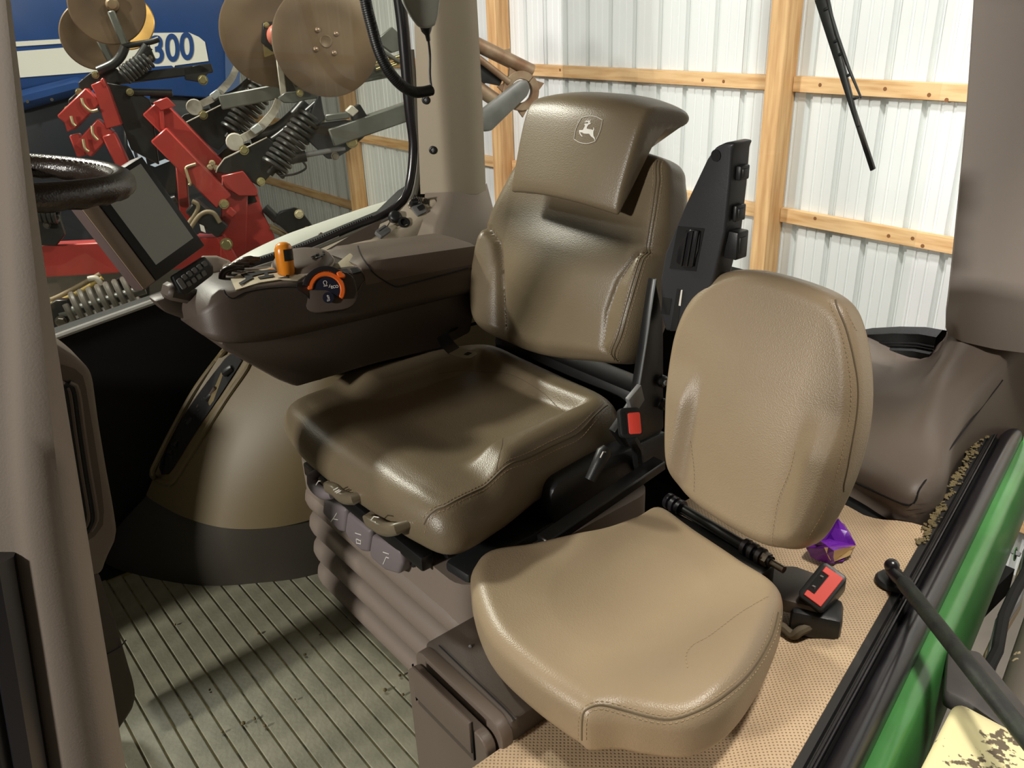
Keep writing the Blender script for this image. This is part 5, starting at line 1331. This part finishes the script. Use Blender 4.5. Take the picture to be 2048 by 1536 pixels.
disc(652, 83, 92, .20, (.08, -.06, .02), True, RUST)
# far left pair of discs
disc(258, 46, 50, -.62, (-.5, .0, .1), False, mat('lit_disc', (206, 164, 92), .34, metal=.8, var=.2, vscale=6))  # gold tone is light on this disc, put into its colour
disc(190, 72, 58, -.30, (.1, .1, 0), False, RUST)
disc(214, 12, 62, -.10, (.05, .0, 0), False, RUST)
MB().lathe([(.03, 0), (.03, .03), (.02, .04)], I(226, 10, -.08), IMN, 18).build('hub_cap', RUSTT, im)
islab([(212,4),(224,0),(236,12),(232,28),(216,24)], 'hub_plate', IMPL_BLK, -.09, .012)
ibeam((222, 22), (250, 90), 12, .05, 'disc_arm', IMPL_GREY, -.06); ibeam((195, 70), (222, 122), 12, .05, 'disc_arm', IMPL_GREY, -.26)
itube([(318,78),(300,84),(262,90),(246,92)], 5, 'arm_foot', IMPL_BLK, -.05); itube([(250,94),(242,112),(226,128),(196,142)], 8, 'curved_shank', IMPL_BLK, -.04)
itube([(296,92),(280,116),(262,138)], 9, 'lower_link', IMPL_BLK, -.02)
MB().coil(I(246, 152, -.01), I(300, 116, -.03), 13*IS, 8, 3.4*IS).build('coil_spring', SPRINGM, im)
islab([(156,165),(180,145),(232,136),(245,150),(240,170),(200,172),(160,190)], 'side_plate', IMPL_BLK, -.06, .03)
islab([(136,200),(160,178),(180,182),(160,215),(138,226)], 'side_plate', IMPL_BLK, -.08, .03)
for p in ((191,150),(158,184),(136,219)): ibolt(p[0], p[1], -.04, 5)
islab([(212,165),(255,172),(300,200),(318,330),(262,300),(245,250)], 'side_plate', IMPL_BLK, -.02, .04)
islab([(285,108),(298,88),(312,120),(304,126)], 'link_plate', IMPL_BLK, -.03, .02); ibolt(300, 116, -.02, 4, m_=STEEL)
ibeam((214, 162), (425, 136), 16, .08, 'tool_bar', IMPL_BLK, -.10)
islab([(366,136),(400,128),(420,140),(404,165),(370,160)], 'stop_block', IMPL_BLK, -.06, .05); ibolt(406, 160, -.05, 7)
itube([(258,184),(345,186)], 6, 'actuator_body', IMPL_BLK, -.02, 4); ibolt(260, 184, .0, 5)
itube([(250,214),(310,215)], 3, 'pipe', GREYK, -.04, 4)
# cylinder, hoses and lower plates
ibeam((382, 410), (446, 462), 30, .09, 'hydraulic_cylinder', IMPL_BLK, .16)
islab([(399,448),(408,452),(412,466),(402,462)], 'cylinder_label', ICON, .215, .003)
itube([(372,455),(392,425),(396,410),(384,402)], 4, 'hose', HOSE, .2); itube([(374,468),(400,430),(425,425),(440,445)], 4, 'hose', HOSE, .21)
itube([(352,398),(340,402),(330,404)], 8, 'actuator_body', IMPL_BLK, .05, 6)
PLT = islab([(548,440),(560,424),(590,416),(602,420),(640,470),(612,486),(590,480)], 'bolt_plate', IMPL_BLK, .10, .05)
for p in ((598,428),(615,462)): ibolt(p[0], p[1], .11, 7, m_=mat('cream_bolt', (206, 196, 160), .5))
itube([(530,415),(545,430),(560,445)], 9, 'lower_link', IMPL_BLK, .06, 8); itube([(540,455),(570,470),(600,490)], 3.5, 'hose', HOSE, .07); itube([(548,446),(580,465),(610,480)], 3.5, 'hose', GREYK, .07)
# lower left: spring, hoses, dark plates
MB().coil(I(140, 622, .25), I(268, 584, .22), 27*IS, 7.5, 5.2*IS).build('coil_spring', SPRINGG, im)
MB().cyl(I(120, 630, .24), I(290, 578, .22), 9*IS, 10).build('spring_rod', IMPL_GREY, im)
islab([(98,610),(112,600),(134,600),(144,622),(138,645),(105,662)], 'spring_bracket', IMPL_BLK, .26, .05); ibolt(122, 643, .27, 8, m_=STEEL)
itube([(60,612),(110,596),(160,570),(200,548)], 4, 'hose', HOSE, .05); itube([(60,620),(115,604),(165,580),(205,556)], 4, 'hose', mat('hose_ochre', (150, 128, 62), .6), .07); itube([(75,640),(90,605),(100,600)], 5, 'pipe', CASTGR, .1)
itube([(176,558),(190,556),(198,562),(202,570)], 5, 'pipe', CASTGR, .08)
islab([(60,430),(86,418),(118,432),(130,470),(112,492),(60,490)], 'side_plate', IMPL_BLK, .0, .05); ibolt(94, 450, .02, 5, m_=STEEL)
MB().coil(I(70, 425, .02), I(118, 428, .02), 14*IS, 5, 4*IS).build('coil_spring', SPRINGM, im)
islab([(230,560),(260,545),(300,560),(300,600),(240,610)], 'side_plate', IMPL_BLK, .0, .05)
# ladder plate, rods near the post
islab([(752,81),(784,53),(800,68),(802,100),(784,106)], 'clamp_plate', IMPL_GREY, .0, .05)
for a, b in (((742,128),(800,112)), ((752,138),(812,118)), ((776,134),(812,122))): itube([a, b], 3, 'clamp_rod', BRASS, .03, 4)
ibeam((755, 95), (800, 125), 7, .03, 'clamp_bar', IMPL_GREY, .04)
# rolling basket seen right of the post
def J(px, py, o=0.): return on(px, py, IMN, EYE+ray(1000, 180)*4.9+IMN*o)
JS = 4.9/F_PX
def jt(pts, r, name, m_, o=0.): return MB().tube(catmull([J(a, b, o) for a, b in pts], 12, False), r*JS, 12).build(name, m_, im)
jt([(900,62),(940,82),(1064,143)], 13, 'basket_tube', RUSTT, .02); jt([(900,84),(940,104),(1018,164)], 6, 'basket_tube', RUSTT, .06)
jt([(900,130),(945,168),(1002,208)], 13, 'basket_tube', RUSTT, .03)
MB().slab([J(a, b, .04) for a, b in ((928,108),(942,104),(984,130),(1006,158),(1000,172),(972,166),(950,180),(926,170))], IMN, .02, .003).build('basket_plate', IMPL_BLK, im)
MB().lathe([(.012, 0), (.012, .001)], J(955, 141, .0415), IMN, 14).build('plate_hole', BEIGE, im)
MB().prism(arcpoly(.062, .105, 0, 359, 30), J(1042, 182, .05), IMN.orthogonal().normalized(), IMN.cross(IMN.orthogonal().normalized()), -.03, .01, .003, 1).build('basket_ring', RUSTT, im)
for k in range(7):
    a = .35+k*.9; x = IMN.orthogonal().normalized(); y = IMN.cross(x); c = J(1042, 182, .04)
    MB().prism([(.095, -.03), (.14, .0), (.095, .03)], c, x*math.cos(a)+y*math.sin(a), y*math.cos(a)-x*math.sin(a), -.01, .008).build('ring_tooth', RUSTT, im)
MB().slab([J(a, b, .10) for a, b in ((952,246),(958,224),(1040,160),(1056,160),(1062,176),(1056,192),(984,262),(966,264))], IMN, .05, .014, 2).build('basket_arm', IMPL_GREY, im)
jt([(920,268),(950,248),(975,225)], 7, 'arm_rod', IMPL_GREY, .06)
MB().slab([J(a, b, .03) for a, b in ((1006,100),(1020,97),(1022,108),(1006,122),(992,122))], IMN, .01).build('gusset', RUSTT, im)

# blue machine behind
BN_ = V(.95, -.31, 0).normalized(); BP_ = EYE+ray(250, 150)*7.6
def B(px, py, o=0.): return on(px, py, BN_, BP_+BN_*o)
bl_ = thing('blue_harvester', B(250, 200), 'large blue farm machine with white stripe and number 300 behind the implement', 'machine')
up_ = V(0, 0, 1); ru = up_.cross(BN_).normalized()
def bslab(pts, name, m_, o=0., t=.05, bev=0, par=None): return MB().slab([B(a, b, o) for a, b in pts], BN_, t, bev).build(name, m_, par or bl_)
PN = bslab([(-80,-90),(470,-90),(474,100),(470,200),(300,190),(150,160),(20,186),(-80,200)], 'side_panel', BLUE, 0, .5, .03)
bslab([(446,-90),(476,-90),(482,120),(470,300),(452,200)], 'corner_strip', mat('blue_grey', (70, 92, 132), .4), .02, .1)
bslab([(-80,116),(18,104),(130,95),(300,66),(378,65),(398,74),(410,84),(417,122),(350,131),(346,140),(342,146),(310,150),(200,143),(28,156),(-80,168)], 'white_band', WHITE, .012, .01, 0, PN)
bslab([(296,134),(343,131),(349,136),(347,144),(296,152)], 'blue_dash', BLUE, .016, .006, 0, PN)
bslab([(-80,92),(18,84),(140,77),(160,78),(160,85),(140,86),(18,94),(-80,102)], 'white_line', WHITE, .012, .01, 0, PN)
q = B(341, 99, .014); u_ = (B(380, 92)-B(300, 101)).normalized(); v_ = BN_.cross(u_)
text_mesh('300', q, u_, v_, 60*7.6/F_PX, 'number_lettering', BLUE, PN, shear=.22, bold=.022, depth=.006, ux=.80)
MB().loft([[B(-80, 200+dy, o), B(30, 190+dy*.9, o), B(150, 160+dy*.8, o), B(300, 190+dy*.6, o)] for dy, o in ((-8, .0), (6, .06), (22, .06), (34, .02), (40, -.1))]).build('lower_moulding', BLUE, bl_)
for px, py in ((55,197),(104,193)): 
    MB().lathe([(.012, 0), (.012, .008)], B(px, py+6, .065), BN_, 10).build('rail_bolt', STEEL, bl_)
bslab([(-80,215),(60,205),(240,170),(400,200),(470,200),(470,470),(-80,520)], 'lower_body', CHARC, -.12, .5, .02)
bslab([(244,190),(300,205),(340,225),(356,318),(352,400),(290,420),(250,340)], 'dark_shroud', mat('shroud', (20, 22, 26), .2), .02, .1, .02)
DC = bslab([(252,244),(263,250),(290,310),(302,362),(289,358),(262,300),(256,290)], 'pale_decal', SKYB, .03, .006)
MB().tube([B(262, 272, .034), B(276, 325, .034), B(286, 350, .034)], .012, 6).build('decal_stripe', CHARC, DC)
bslab([(300,330),(330,318),(340,322),(310,334)], 'pale_decal', SKYB, .03, .006)

# grey wheel guard just outside the glass
gp2 = [(400,580),(470,520),(560,474),(640,445),(720,418),(785,398),(806,388)]
up1 = [xx(a, b, -2.50) for a, b in gp2]; lo1 = [p+V(.14, -.02, -.03) for p in up1]; lo2 = [p+V(.2, -.02, -.14) for p in up1]
ug = MB().loft([catmull([p+V(-.02, 0, -.3) for p in up1], 30, False), catmull(up1, 30, False), catmull([p+V(.03, 0, .004) for p in up1], 30, False), catmull(lo1, 30, False), catmull(lo2, 30, False)]).build('wheel_guard', SILVERG, ang=60)
tag(ug, 'light grey wheel guard seen through the bottom of the right window', 'wheel guard')
b_ = xx(641, 474, -2.38); MB().lathe([(.008, 0), (.008, .012), (.005, .016)], b_, (.6, 0, .8), 8).build('guard_bolt', STEEL, ug)
